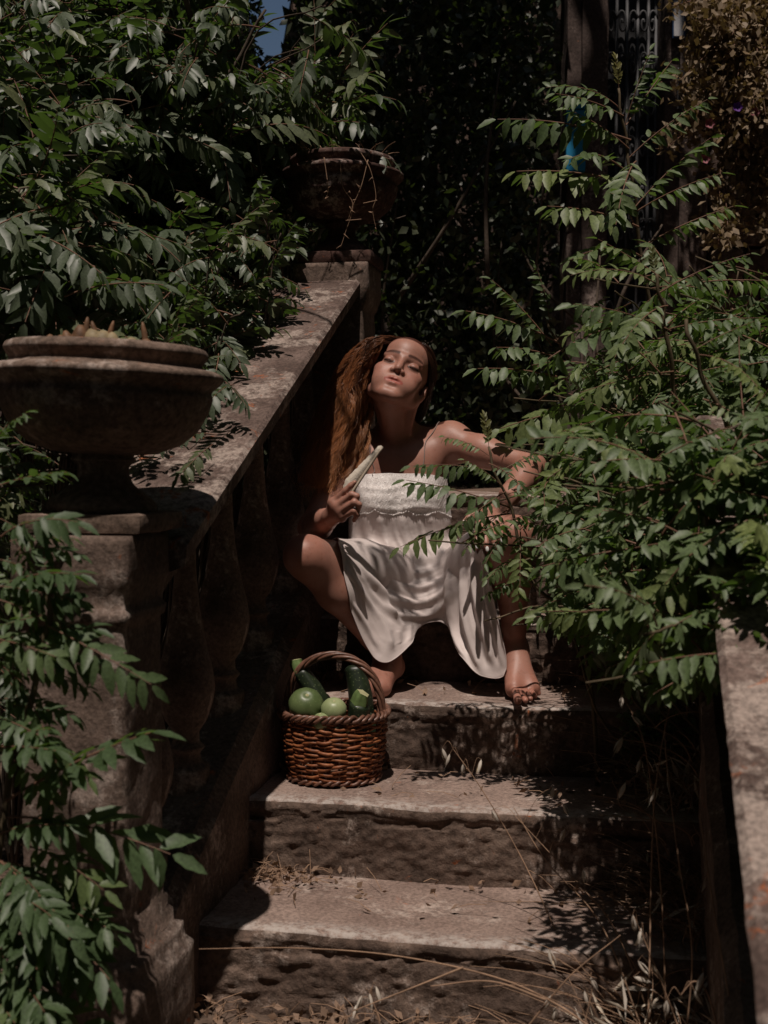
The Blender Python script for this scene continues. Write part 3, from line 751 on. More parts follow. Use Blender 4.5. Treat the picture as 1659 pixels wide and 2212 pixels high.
ROWS = [
 [(866,1032,3.90),(795,1032,3.87),(764,1030,3.78),(772,1028,3.70),(792,1025,3.672),(815,1024,3.664),(838,1023,3.66),(860,1024,3.664),(882,1024,3.662),(905,1024,3.662),(928,1026,3.672),(948,1030,3.70),(964,1036,3.78),(936,1034,3.88),(868,1032,3.90)],
 [(870,1078,3.91),(795,1080,3.88),(758,1080,3.78),(765,1078,3.69),(788,1077,3.652),(812,1076,3.638),(837,1077,3.636),(861,1078,3.648),(884,1078,3.640),(908,1078,3.636),(932,1078,3.650),(953,1080,3.69),(969,1084,3.78),(940,1082,3.89),(874,1080,3.91)],
 [(878,1120,3.92),(795,1124,3.88),(756,1126,3.78),(763,1122,3.70),(786,1120,3.665),(811,1120,3.650),(836,1120,3.648),(860,1121,3.652),(884,1121,3.650),(908,1121,3.650),(933,1121,3.660),(956,1123,3.70),(973,1126,3.78),(946,1124,3.89),(884,1120,3.92)],
 [(890,1165,3.92),(795,1172,3.88),(754,1174,3.79),(763,1170,3.70),(787,1167,3.670),(812,1167,3.658),(838,1168,3.655),(862,1168,3.655),(886,1168,3.655),(910,1168,3.655),(934,1168,3.662),(958,1169,3.690),(978,1171,3.79),(958,1168,3.88),(895,1165,3.92)],
 [(800,1240,3.82),(765,1200,3.74),(742,1180,3.66),(760,1186,3.60),(785,1196,3.59),(812,1206,3.595),(842,1216,3.61),(872,1225,3.62),(905,1230,3.625),(938,1228,3.62),(965,1220,3.60),(988,1209,3.57),(1010,1198,3.55),(1036,1192,3.58),(1052,1230,3.68)],
 [(745,1260,3.66),(737,1215,3.60),(729,1177,3.47),(752,1197,3.42),(782,1226,3.43),(815,1258,3.48),(850,1284,3.52),(885,1299,3.56),(920,1304,3.585),(952,1296,3.57),(980,1274,3.52),(1003,1246,3.48),(1024,1214,3.45),(1042,1188,3.45),(1052,1235,3.54)],
 [(742,1262,3.58),(735,1218,3.55),(727,1177,3.44),(748,1220,3.39),(772,1275,3.40),(803,1332,3.43),(845,1364,3.45),(885,1356,3.52),(918,1341,3.58),(958,1336,3.58),(990,1354,3.50),(1018,1358,3.43),(1050,1340,3.41),(1054,1255,3.40),(1045,1188,3.42)],
 [(735,1232,3.52),(730,1205,3.50),(727,1180,3.41),(740,1245,3.38),(757,1315,3.39),(796,1404,3.41),(834,1431,3.41),(884,1394,3.48),(907,1352,3.57),(962,1348,3.57),(1000,1420,3.44),(1042,1460,3.40),(1093,1448,3.40),(1071,1310,3.39),(1047,1190,3.40)],
]
RIDGES = [  # folds of the cloth: way-points, width, height
 ([(800,1193),(842,1222),(890,1238),(940,1232),(988,1196)], 8, 0.010), ([(792,1214),(836,1254),(890,1270),(945,1258),(996,1206)], 8, 0.013),
 ([(788,1238),(832,1286),(888,1303),(945,1288),(1000,1224)], 8, 0.013), ([(792,1270),(840,1318),(890,1332),(945,1318),(990,1262)], 7, 0.010),
 ([(812,1230),(850,1268),(905,1288),(958,1268)], 4, 0.006), ([(822,1208),(866,1245),(915,1254),(962,1228)], 4, 0.005),
 ([(820,1112),(826,1150),(842,1188),(862,1222)], 8, 0.007), ([(868,1112),(876,1165),(902,1215)], 8, 0.004), ([(928,1112),(938,1160),(956,1202)], 8, 0.005),
 ([(786,1112),(790,1150),(800,1182)], 7, 0.005), ([(848,1115),(856,1160),(880,1205)], 4, 0.004), ([(905,1118),(915,1165),(935,1200)], 4, 0.004),
 ([(978,1222),(970,1290),(984,1370),(1008,1428)], 7, 0.016), ([(1002,1208),(1000,1300),(1020,1390),(1040,1450)], 7, 0.014), ([(1024,1192),(1028,1280),(1046,1370),(1066,1440)], 7, 0.018),
 ([(1043,1190),(1050,1280),(1072,1380),(1086,1440)], 5, 0.010), ([(1013,1230),(1014,1320),(1034,1400)], 3, 0.005),
 ([(740,1186),(788,1222),(826,1284),(856,1340)], 6, 0.012), ([(744,1226),(788,1290),(832,1358),(846,1404)], 7, 0.010), ([(752,1288),(786,1345),(818,1402)], 5, 0.007),
 ([(768,1212),(808,1262),(842,1318),(876,1360)], 4, 0.006), ([(858,1362),(862,1392)], 6, 0.007), ([(884,1350),(884,1386)], 5, 0.006),
 ([(780,1052),(830,1058),(880,1050),(940,1060)], 5, 0.003), ([(790,1092),(850,1100),(900,1094),(950,1098)], 5, 0.003)]
def project(P):
    q = P - np.array([0, 0, CAMZ]); fwd = q[:, 1] * _cp - q[:, 2] * _sp; up = q[:, 1] * _sp + q[:, 2] * _cp
    return np.stack([CXP + FPX * q[:, 0] / fwd, CYP - FPX * up / fwd], 1)
def dist_poly(X, poly):
    pl = crom(np.array(poly, float), 24); o = np.full(len(X), 1e9); tt = np.zeros(len(X))
    for i in range(len(pl) - 1):
        a, d = pl[i], pl[i + 1] - pl[i]; t_ = np.clip(((X - a) @ d) / (d @ d + 1e-9), 0, 1); q = np.linalg.norm(X - a - t_[:, None] * d, axis=1)
        m = q < o; o[m] = q[m]; tt[m] = (i + t_[m]) / (len(pl) - 1)
    return o, tt
NS, NTT = 230, 250
ctrl = np.array([[Wn(*p) for p in r] for r in ROWS])
rowsS = np.stack([crom(r, NS) for r in ctrl])                     # rows x NS x 3
GR = np.stack([crom(rowsS[:, c_], NTT) for c_ in range(NS)], 1)   # NTT x NS x 3
def normals(G):
    du = np.gradient(G, axis=1); dv = np.gradient(G, axis=0); n_ = np.cross(dv, du); n_ /= np.linalg.norm(n_, axis=2)[:, :, None] + 1e-12; return n_
NGR = normals(GR)
front = np.clip((-NGR[:, :, 1]) * 3, 0, 1)
if front.mean() < 0.2: NGR = -NGR; front = np.clip((-NGR[:, :, 1]) * 3, 0, 1)
P0 = GR.reshape(-1, 3); PX = project(P0); h = np.zeros(len(P0))
for poly, wd, hh in RIDGES:
    d, tt = dist_poly(PX, poly)
    en = np.clip(tt / 0.12, 0, 1) * np.clip((1 - tt) / 0.12, 0.0, 1) * 0.85 + 0.15
    h += 0.62 * hh * en * (np.exp(-(d / (0.8 * wd)) ** 2) - 0.4 * np.exp(-((d - 2.0 * wd) / wd) ** 2))
h += 0.0016 * fbm(P0, 40, 3, 77) + 0.0042 * (1 - np.abs(fbm(P0 * [1.0, 1.0, 0.35] + np.stack([P0[:, 2] * .3, 0 * P0[:, 0], P0[:, 0] * .5], 1), 24, 2, 78)) ** 0.7) * np.clip((1.02 - P0[:, 2]) / 0.05, 0, 1)
P1 = P0 + NGR.reshape(-1, 3) * (h * front.ravel())[:, None]
P1 = push_out(P1, 0.006)
for _ in range(2):
    Q = P1.reshape(NTT, NS, 3).copy(); Q[1:-1, 1:-1] = 0.5 * Q[1:-1, 1:-1] + 0.125 * (Q[:-2, 1:-1] + Q[2:, 1:-1] + Q[1:-1, :-2] + Q[1:-1, 2:]); P1 = Q.reshape(-1, 3)
DG = P1.reshape(NTT, NS, 3)
M['satin'], t, b, o_ = new_mat('cream_satin')
tc = t.nodes.new('ShaderNodeTexCoord'); n1 = noise(t, 6, 4, 0.6, tc.outputs['Object']); n2 = noise(t, 900, 2, 0.5, tc.outputs['Object'])
c = ramp(t, n1, [(0.3, (0.57, 0.485, 0.46)), (0.7, (0.67, 0.585, 0.56))]).outputs[0]
t.links.new(c, b.inputs['Base Color']); b.inputs['Roughness'].default_value = 0.46; b.inputs['Specular IOR Level'].default_value = 0.45
b.inputs['Sheen Weight'].default_value = 0.15
n3 = noise(t, 38, 5, 0.6, tc.outputs['Object']); ad = N(t, 'ShaderNodeMath', operation='ADD'); t.links.new(n2, ad.inputs[0]); t.links.new(n3, ad.inputs[1])
bump(t, b, ad.outputs[0], 0.25, 0.003)
dress = build('dress', P1, grid_faces(NTT, NS), M['satin'], woman)
md = dress.modifiers.new('thickness', 'SOLIDIFY'); md.thickness = 0.0016; md.offset = 0
# stitched hem edges
mb = MB()
def hem(line, r=0.0016): mb.tube(line, r, 6)
hem(DG[-1, 26:]); hem(DG[0])
mb.build('hem', M['satin'], dress)
# lace panel over the bust with a scalloped, fringed edge
M['lace'], t, b, o_ = new_mat('white_lace')
tc = t.nodes.new('ShaderNodeTexCoord')
v1 = N(t, 'ShaderNodeTexVoronoi', feature='DISTANCE_TO_EDGE', Scale=62.0); v2 = N(t, 'ShaderNodeTexVoronoi', feature='DISTANCE_TO_EDGE', Scale=260.0)
nd = N(t, 'ShaderNodeTexNoise', Scale=26.0, Detail=3.0)
ds = N(t, 'ShaderNodeVectorMath', operation='MULTIPLY_ADD'); t.links.new(nd.outputs['Color'], ds.inputs[0]); ds.inputs[1].default_value = (0.02,) * 3; t.links.new(tc.outputs['Object'], ds.inputs[2])
t.links.new(ds.outputs[0], v1.inputs['Vector']); t.links.new(ds.outputs[0], v2.inputs['Vector'])
r1 = ramp(t, v1.outputs['Distance'], [(0.04, (1,) * 3), (0.16, (0,) * 3)]).outputs[0]; r2 = ramp(t, v2.outputs['Distance'], [(0.05, (0.6,) * 3), (0.2, (0,) * 3)]).outputs[0]
mxl = mixc(t, 1.0, r1, r2, 'LIGHTEN')
c = mixc(t, mxl, (0.70, 0.635, 0.605), (0.84, 0.79, 0.765))
t.links.new(c, b.inputs['Base Color']); b.inputs['Roughness'].default_value = 0.6
bump(t, b, mxl, 0.35, 0.003)
nfr = normals(DG); 
if (-nfr[:, :, 1]).mean() < 0: nfr = -nfr
c0, c1 = int(NS * 2.2 / 14), int(NS * 11.9 / 14); LV = []; nl = 40
cols = np.arange(c0, c1 + 1)
for r_ in range(nl):
    for c_ in cols:
        f = (c_ - c0) / (c1 - c0)
        tend = (1.52 + 0.24 * abs(math.sin(f * math.pi * 3.5)) ** 0.7 + 0.03 * math.sin(f * 60)) / 7 * (NTT - 1)
        tt = tend * r_ / (nl - 1); i = int(tt); g = tt - i
        LV.append(DG[i, c_] * (1 - g) + DG[i + 1, c_] * g + nfr[i, c_] * (0.0028 + 0.0008 * math.sin(c_ * 1.7 + r_ * 1.3)))
LV = np.array(LV); lace = build('lace_panel', LV, grid_faces(nl, len(cols)), M['lace'], dress)
mb = MB(); LG = LV.reshape(nl, len(cols), 3)
for i in range(0, len(cols)):
    for s_ in (0.0, 0.5):
        p = LG[-1, i] * (1 - s_) + LG[-1, min(i + 1, len(cols) - 1)] * s_; dn = LG[-1, i] - LG[-4, i]; dn /= np.linalg.norm(dn) + 1e-9
        q = p + dn * 0.0045 * (0.6 + 0.6 * random.random()) + rng.normal(0, 0.0012, 3); mb.tube(np.array([p - dn * 0.001, (p + q) / 2 + [0, -0.001, 0], q]), [0.0007, 0.0006, 0.0003], 4)
mb.build('lace_fringe', M['lace'], dress)
# thin shoulder straps
M['strap'] = plain('strap', (0.22, 0.17, 0.15), 0.5)
for pts in ([(917,1028,3.66),(917,990,3.70),(920,950,3.72),(929,920,3.74),(942,906,3.78),(950,905,3.84),(945,950,3.90),(930,1030,3.88)], [(805,1028,3.66),(800,985,3.70),(796,950,3.73),(795,930,3.78),(800,930,3.84),(810,1030,3.88)]):
    C_ = crom(np.array([Wn(*p) for p in pts]), 60); C_ = push_out(C_, 0.0016, 14)
    # draw loose points in to the skin
    for _ in range(30):
        d = sdf(C_); m = (d > 0.003) & (np.arange(60) > 2) & (np.arange(60) < 57)
        if not m.any(): break
        Q = C_[m]; e = 0.004; G = np.stack([sdf(Q + np.eye(3)[k] * e) - sdf(Q - np.eye(3)[k] * e) for k in range(3)], 1); G /= np.linalg.norm(G, axis=1)[:, None] + 1e-6
        C_[m] = Q - G * np.clip(d[m] - 0.0016, 0, 0.003)[:, None]
    C_[1:-1] = (C_[:-2] + 2 * C_[1:-1] + C_[2:]) / 4
    mb = MB(); mb.tube(C_, 0.0013, 6); mb.build('strap', M['strap'], dress)
# ------------------------------------------------------------------ hair
def head_surface(lx, lz, front):
    pass
def scalp_point(th, ph):
    """th: angle from the crown, ph: azimuth (0 = face, + to her left)"""
    c = np.array([0, 0.014, 0.033]); r = np.array([0.0725, 0.092, 0.0795])
    d = np.array([math.sin(th) * math.sin(ph), -math.sin(th) * math.cos(ph), math.cos(th)])
    return c + r * d
HAIRP = MB(); hairV = []; hairF = []; hairC = []; hn = 0
NPT = 30; KS = 3
def strand(ctrl, rad, wave, seed, tone, npt=NPT, gs=1.0):
    global hn
    C_ = crom(np.asarray(ctrl), npt); s = np.linspace(0, 1, npt)
    T = np.gradient(C_, axis=0); T /= np.linalg.norm(T, axis=1)[:, None] + 1e-9
    side = np.cross(T, [0, 1.0, 0.15]); side /= np.linalg.norm(side, axis=1)[:, None] + 1e-9
    rr = np.random.default_rng(seed)
    f, p1, p2, a = wave
    env = np.clip((s - 0.12) / 0.4, 0, 1)
    C_ = C_ + side * (a * env * np.sin(2 * np.pi * (f * s + p1)))[:, None] + np.array([0, 1.0, 0]) * (0.7 * a * env * np.cos(2 * np.pi * (f * s + p2)))[:, None]
    q_ = to_head(C_)
    if ((np.abs(q_[:, 0]) < 0.058) & (q_[:, 1] < -0.066) & (q_[:, 2] < 0.058) & (q_[:, 2] > -0.12)).any(): return
    rad_ = rad * np.clip(1.15 - 0.75 * s, 0.3, 1)
    hairV.append(tube_verts(C_, rad_, KS)); hairF.append(grid_faces(npt, KS, True) + hn); hn += npt * KS
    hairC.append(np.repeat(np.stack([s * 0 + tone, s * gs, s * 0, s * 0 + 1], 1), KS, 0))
def clump(guide, n, spread, rad, wave, tone, taper=0.55, end_jit=0.10, gs=1.0):
    G = crom(np.asarray(guide), 9)
    for i in range(n):
        o1 = rng.normal(0, 1, 3); o1 /= max(1.0, np.linalg.norm(o1) / 1.2); o2 = rng.normal(0, 1, 3)
        sc = np.linspace(0.35, 1, 9)[:, None]
        env = np.concatenate([np.linspace(0.5, 1, 6), np.linspace(1, taper, 3)])[:, None]
        C_ = G + o1 * spread * env * sc + o2 * spread * 0.12 * np.linspace(0, 1, 9)[:, None]
        ln = 1 - abs(rng.normal(0, end_jit)); C_ = crom(C_, 40)[:max(12, int(40 * ln))][::4]
        wv = (wave[0] * (1 + rng.normal(0, 0.015)), wave[1] + rng.normal(0, 0.03), wave[2] + rng.normal(0, 0.03), wave[3] * (1 + rng.normal(0, 0.13)))
        strand(C_, rad, wv, i, float(np.clip(tone + rng.normal(0, 0.16), 0, 1)), gs=gs)
OUTER = [(846,714,3.70),(800,734,3.68),(766,776,3.70),(730,830,3.70),(702,900,3.68),(678,965,3.66),(660,1020,3.645),(664,1062,3.64)]
MIDF  = [(858,720,3.68),(800,742,3.66),(772,800,3.66),(760,870,3.64),(738,940,3.63),(722,1000,3.615),(708,1045,3.61),(704,1075,3.60)]
INNER = [(866,722,3.66),(828,732,3.66),(804,764,3.68),(794,815,3.705),(792,868,3.72),(790,930,3.71),(790,985,3.675),(782,1015,3.665)]
GW = np.stack([np.array([Wn(*p) for p in L]) for L in (OUTER, MIDF, INNER)])
ncl = 120
for i in range(ncl):
    a = (i + rng.random()) / ncl * 2
    k = min(1, int(a)); g = a - k
    gd = GW[k] * (1 - g) + GW[k + 1] * g
    dep = rng.random()
    gd = gd + np.array([0, 1, 0]) * (dep * np.linspace(0.02, 0.075, 8))[:, None]
    # roots spread over the scalp from the parting backwards
    th = R(10 + 42 * rng.random()) ; ph = R(-8 - 100 * dep - 20 * rng.random())
    if a > 1.35 and dep < 0.45: th = R(52 + 10 * rng.random()); ph = R(-2 - 26 * rng.random())
    rt = H(*(scalp_point(th, ph) * 1.0)); 
    m1 = H(*(scalp_point(min(R(80), th + R(26)), ph - R(22)) * (1.07 if dep < 0.35 else 1.13)))
    gd = np.concatenate([[rt], [m1], gd[1:]])
    gd[2] = gd[2] * 0.8 + m1 * 0.2
    gd += rng.normal(0, 0.011, (len(gd), 3)) * np.linspace(0, 1, len(gd))[:, None] + (np.array([-0.016, -0.004, 0]) * (1 - a / 2)) * np.sin(np.linspace(0, np.pi, len(gd)))[:, None]
    cut = rng.choice([0, 0, 0, 1]); gd = gd[:len(gd) - cut]
    clump(gd, 44, 0.0050, 0.00058, (3.6 + 0.4 * rng.random(), 0.5 * math.sin(a * 4.0) + 0.35 * dep + rng.normal(0, 0.17), 0.25 + 0.5 * math.sin(a * 4.0) + 0.35 * dep + rng.normal(0, 0.17), 0.0115 + 0.005 * rng.random()), 0.15 + 0.7 * rng.random(), taper=0.75)
# crown and the far side, drawn back behind the ear and the neck
for i in range(62):
    ph = R(-30 + 197 * rng.random()); th = R(6 + 52 * rng.random())
    if ph < R(60) and rng.random() < .5: th = R(48 + 12 * rng.random())
    p = [scalp_point(th, ph) * 1.0]
    t2 = th; p2 = ph
    for q in range(3): t2 = min(R(112), t2 + R(24)); p2 = p2 + (R(150) - p2) * 0.34; p.append(scalp_point(t2, p2) * (1.09 + 0.03 * min(1, abs(p2) / 2)))
    gd = [H(*v) for v in p]
    e = gd[-1]; gd += [np.array([e[0] * 0.6 + 0.4 * J['neckb'][0], J['neckb'][1] + 0.09, 1.235]), np.array([J['neckb'][0] + rng.normal(0, 0.03), J['neckb'][1] + 0.10, 1.14]), np.array([J['neckb'][0] + rng.normal(0, 0.04), J['neckb'][1] + 0.10, 1.06])]
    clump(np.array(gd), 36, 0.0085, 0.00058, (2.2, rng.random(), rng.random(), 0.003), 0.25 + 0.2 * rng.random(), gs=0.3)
# hair drawn back over the far temple
for i in range(22):
    f = rng.random(); ph = R(18 + 66 * f); th = R(61 + 17 * f - 10 * rng.random())
    p = [scalp_point(th, ph) * 1.0]; t2, p2 = th, ph
    for q in range(3): p2 = p2 + R(30); t2 = t2 + (R(98) - t2) * 0.35; p.append(scalp_point(t2, p2) * 1.075)
    gd = [H(*v) for v in p]; e = gd[-1]
    gd += [np.array([e[0] * .7 + .3 * J['neckb'][0], J['neckb'][1] + 0.08, 1.27]), np.array([J['neckb'][0] + 0.03, J['neckb'][1] + 0.10, 1.16])]
    clump(np.array(gd), 30, 0.0065, 0.00055, (2.5, rng.random(), rng.random(), 0.0025), 0.25 + 0.2 * rng.random(), gs=0.3)
# strands on the near-side temple and loose fly-aways
for i in range(150):
    a = rng.random() * 2; k = min(1, int(a)); g = a - k
    gd = GW[k] * (1 - g) + GW[k + 1] * g; s0 = rng.integers(1, 4)
    a_face = a > 1.3
    gd = gd[s0:] + rng.normal(0, 0.016, (len(gd) - s0, 3)) * np.linspace(0.2, 1.3, len(gd) - s0)[:, None] + (np.array([-0.012, 0.02, 0]) if a_face else np.array([0, -0.012, 0]))
    if a < 0.6: gd += np.array([-0.030, 0, 0.0]) * np.linspace(0, 1, len(gd))[:, None] * rng.random()
    strand(gd, 0.00040, (2.5 + 2 * rng.random(), rng.random(), rng.random(), 0.013), i, 0.75)
for i in range(26):
    ph = R(40 + 90 * rng.random()); th = R(30 + 40 * rng.random()); gd = [H(*(scalp_point(th + R(14 * q), ph + R(13 * q)) * (1.05 + 0.035 * q + 0.02 * rng.random()))) for q in range(5)]
    strand(np.array(gd) + rng.normal(0, 0.002, (5, 3)), 0.0004, (2.0, rng.random(), rng.random(), 0.004), i, 0.45, 16, gs=0.4)
hv = np.concatenate(hairV)
M['hair'], t, b, o_ = new_mat('auburn_hair')
at = N(t, 'ShaderNodeVertexColor', layer_name='strand'); sp = t.nodes.new('ShaderNodeSeparateColor'); t.links.new(at.outputs[0], sp.inputs[0])
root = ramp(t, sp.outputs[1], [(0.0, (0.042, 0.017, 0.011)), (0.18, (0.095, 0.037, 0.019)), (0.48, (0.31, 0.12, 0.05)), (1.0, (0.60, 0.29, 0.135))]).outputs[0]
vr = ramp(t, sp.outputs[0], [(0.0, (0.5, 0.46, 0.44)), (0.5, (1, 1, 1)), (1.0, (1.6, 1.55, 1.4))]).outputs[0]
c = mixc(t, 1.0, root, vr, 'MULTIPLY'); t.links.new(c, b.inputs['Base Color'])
b.inputs['Roughness'].default_value = 0.32; b.inputs['Specular IOR Level'].default_value = 0.6
tr = t.nodes.new('ShaderNodeBsdfTranslucent'); t.links.new(c, tr.inputs[0]); mx = t.nodes.new('ShaderNodeMixShader'); mx.inputs[0].default_value = 0.3
t.links.new(b.outputs[0], mx.inputs[1]); t.links.new(tr.outputs[0], mx.inputs[2]); t.links.new(mx.outputs[0], o_.inputs[0])
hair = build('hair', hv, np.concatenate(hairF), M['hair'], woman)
ca_ = hair.data.color_attributes.new('strand', 'FLOAT_COLOR', 'POINT'); ca_.data.foreach_set('color', np.concatenate(hairC).astype(np.float32).ravel())
# eyelashes
mb = MB()
for s in (-1, 1):
    for f in np.linspace(-1, 1, 22):
        x = 0.0315 * s + 0.0125 * f; y = -0.0800 + 0.0062 * f * f; z = -0.0065 + 0.0018 * f * f
        p = np.array([x, y + 0.001, z]); q = p + np.array([0.0025 * f, -0.0055, -0.0045])
        mb.tube(np.array([H(*p), H(*((p + q) / 2 + [0, -0.0006, -0.0006])), H(*q)]), [0.0005, 0.0004, 0.0002], 4)
mb.build('eyelashes', plain('lash', (0.02, 0.012, 0.01), 0.6), woman)

# ------------------------------------------------------------------ closed fan in her right hand
fan = empty('hand_fan', Wn(735, 1098, 3.36), 'closed cream lace hand fan held up in the fingers of the seated woman', 'fan')
M['fanleaf'] = plain('fan_lace', (0.62, 0.55, 0.46), 0.7, 0.2, 0.12, 220, 0.6)
M['fanstick'] = plain('fan_stick', (0.50, 0.42, 0.33), 0.45, 0.4, 0.15, 40)
pa, pb = Wn(728, 1112, 3.362), Wn(826, 964, 3.345); dr = pb - pa; LF = np.linalg.norm(dr); dr /= LF
sd = np.cross(dr, [0, -1.0, 0]); sd /= np.linalg.norm(sd); nm = np.cross(sd, dr)
if sd[0] > 0: sd = -sd
# pleated leaf, folds stacked: a scalloped stepped edge on the upper-left side
for k in range(7):
    nseg = 26; Q = []
    off = nm * (0.0016 * (k - 3))
    for i in range(nseg + 1):
        f = i / nseg; l0 = 0.22 + 0.78 * f
        wd = 0.039 * (1 - 0.82 * f) * min(1, 0.4 + 2.4 * f) + 0.0026 * abs(math.sin(f * math.pi * 10)) * (1 - .4 * f) - 0.0008 * k
        if f > 0.97: wd *= 0.6
        Q += [pa + dr * LF * l0 + off - sd * 0.003, pa + dr * LF * l0 + off + nm * 0.0009 + sd * wd * 0.5, pa + dr * LF * l0 + off + sd * wd]
    o = build('pleat', np.array(Q), grid_faces(nseg + 1, 3), M['fanleaf'], fan); m_ = o.modifiers.new('t', 'SOLIDIFY'); m_.thickness = 0.0007
for k, o_n in ((-1, -0.0062), (1, 0.0062)):
    Q = []; 
    for i in range(17):
        f = i / 16; wv = 0.0055 + 0.0015 * math.sin(f * 3); 
        for (a_, c_) in ((-0.004, -0.0008), (wv - 0.004, -0.0008), (wv - 0.004, 0.0008), (-0.004, 0.0008)): Q.append(pa + dr * LF * f * 0.995 + sd * a_ + nm * (o_n + c_))
    F = [tuple(f) for f in grid_faces(17, 4, True)] + [(3, 2, 1, 0), (64, 65, 66, 67)]
    build('guard_stick', np.array(Q), F, M['fanstick'], fan)
mb = MB(); mb.tube(np.array([pa + dr * 0.006 + nm * 0.009, pa + dr * 0.006 - nm * 0.009]), 0.003, 10); mb.build('rivet', plain('brass', (0.35, 0.25, 0.1), 0.35, 0.5, 0.1, metallic=0.9), fan)
# ================================================================== basket of vegetables
BC = Wn(722, 1640, 3.215); BC[2] = stepz(1) + 0.003
M['wicker'], t, b, o_ = new_mat('varnished_wicker')
tc = t.nodes.new('ShaderNodeTexCoord'); n1 = noise(t, 55, 5, 0.65, tc.outputs['Object']); n2 = noise(t, 9, 3, 0.5, tc.outputs['Object'])
c = ramp(t, n1, [(0.28, (0.10, 0.032, 0.014)), (0.52, (0.29, 0.098, 0.038)), (0.75, (0.48, 0.20, 0.085))]).outputs[0]
c = mixc(t, 0.8, c, ramp(t, n2, [(0.35, (0.6, 0.55, 0.5)), (0.65, (1.1, 1.1, 1.1))]).outputs[0], 'MULTIPLY')
t.links.new(c, b.inputs['Base Color']); b.inputs['Roughness'].default_value = 0.5; b.inputs['Specular IOR Level'].default_value = 0.35; bump(t, b, n1, 0.5, 0.003)
M['wicker_dark'], t, b, o_ = new_mat('dark_wicker_rim')
tc = t.nodes.new('ShaderNodeTexCoord'); n1 = noise(t, 70, 5, 0.65, tc.outputs['Object'])
c = ramp(t, n1, [(0.3, (0.075, 0.032, 0.021)), (0.75, (0.23, 0.110, 0.072))]).outputs[0]
t.links.new(c, b.inputs['Base Color']); b.inputs['Roughness'].default_value = 0.42; bump(t, b, n1, 0.3, 0.002)
bask = empty('wicker_basket', BC, 'round brown wicker basket with arched handle full of green vegetables', 'basket')
BH = 0.166
def brad(z): f = z / BH; return 0.108 + 0.020 * f + 0.006 * math.sin(f * math.pi)
NK = 22
for k in range(NK):                                             # upright stakes
    a = 2 * math.pi * k / NK; mb = MB()
    mb.tube(np.array([BC + [brad(z) * math.cos(a), brad(z) * math.sin(a), z] for z in np.linspace(0.004, BH - 0.004, 10)]), 0.0030, 6); mb.build('stake', M['wicker_dark'], bask)
nrow = 23
for r_ in range(nrow):                                          # woven rods, one ring each
    z0 = 0.006 + (BH - 0.018) * r_ / (nrow - 1); npt = NK * 8; Q = []
    tw = rng.random() * 6
    for i in range(npt):
        a = 2 * math.pi * i / npt; amp = (0.0036 + 0.0010 * math.sin(3 * a + tw)) * math.cos(a * NK / 2 + math.pi * (r_ % 2))
        zz = z0 + 0.0026 * math.sin(a * 5 + tw) + 0.0014 * math.sin(a * 13 + 2 * tw); rr = brad(zz) + amp
        Q.append(BC + [rr * math.cos(a), rr * math.sin(a), zz])
    Q.append(Q[0]); rad = np.array([0.0036 + 0.0006 * math.sin(7 * 2 * math.pi * i / npt + tw) for i in range(npt + 1)])
    mb = MB(); mb.tube(np.array(Q), rad, 7, cap=False); mb.build('woven_rod', M['wicker'], bask)
for z0, rr0, name, nstr in ((BH - 0.001, 0.0075, 'rim', 3), (0.007, 0.005, 'foot_rim', 2)):   # plaited borders
    for s_ in range(nstr):
        npt = 190; Q = []
        for i in range(npt + 1):
            a = 2 * math.pi * i / npt; ph = a * 15 + 0.5 * math.sin(a * 4 + s_) + 2 * math.pi * s_ / nstr; r1 = brad(z0) + 0.003 + rr0 * math.cos(ph)
            Q.append(BC + [r1 * math.cos(a), r1 * math.sin(a), z0 + rr0 * 0.9 * math.sin(ph) + 0.002 * math.sin(3 * a)])
        mb = MB(); mb.tube(np.array(Q), 0.0046 if nstr == 3 else 0.0038, 7, cap=False); mb.build(name + '_rod', M['wicker_dark'], bask)
hr = R(-14); hd = np.array([math.cos(hr), math.sin(hr), 0]); hs = np.array([-hd[1], hd[0], 0])
for s_ in range(5):                                             # arched handle of twisted rods
    npt = 70; Q = []
    for i in range(npt + 1):
        f = i / npt; a = math.pi * f; ph = f * 13 + 2 * math.pi * s_ / 5; rr = 0.0065
        e = math.sin(a) ** 0.75
        p = BC + hd * (-(0.122 + 0.006 * e) * math.cos(a)) + np.array([0, 0, BH - 0.03 + 0.168 * e])
        n_ = hd * (-math.cos(a)) + np.array([0, 0, math.sin(a)])
        Q.append(p + n_ * rr * math.cos(ph) + hs * rr * 1.5 * math.sin(ph))
    mb = MB(); mb.tube(np.array(Q), 0.0044, 7); mb.build('handle_rod', M['wicker_dark'], bask)
an = np.arange(40) * 2 * np.pi / 40
build('bottom', np.concatenate([[BC + [0, 0, 0.008]], np.stack([BC[0] + 0.107 * np.cos(an), BC[1] + 0.107 * np.sin(an), np.full(40, BC[2] + 0.008)], 1)]), [(0, 1 + i, 1 + (i + 1) % 40) for i in range(40)], M['wicker_dark'], bask)

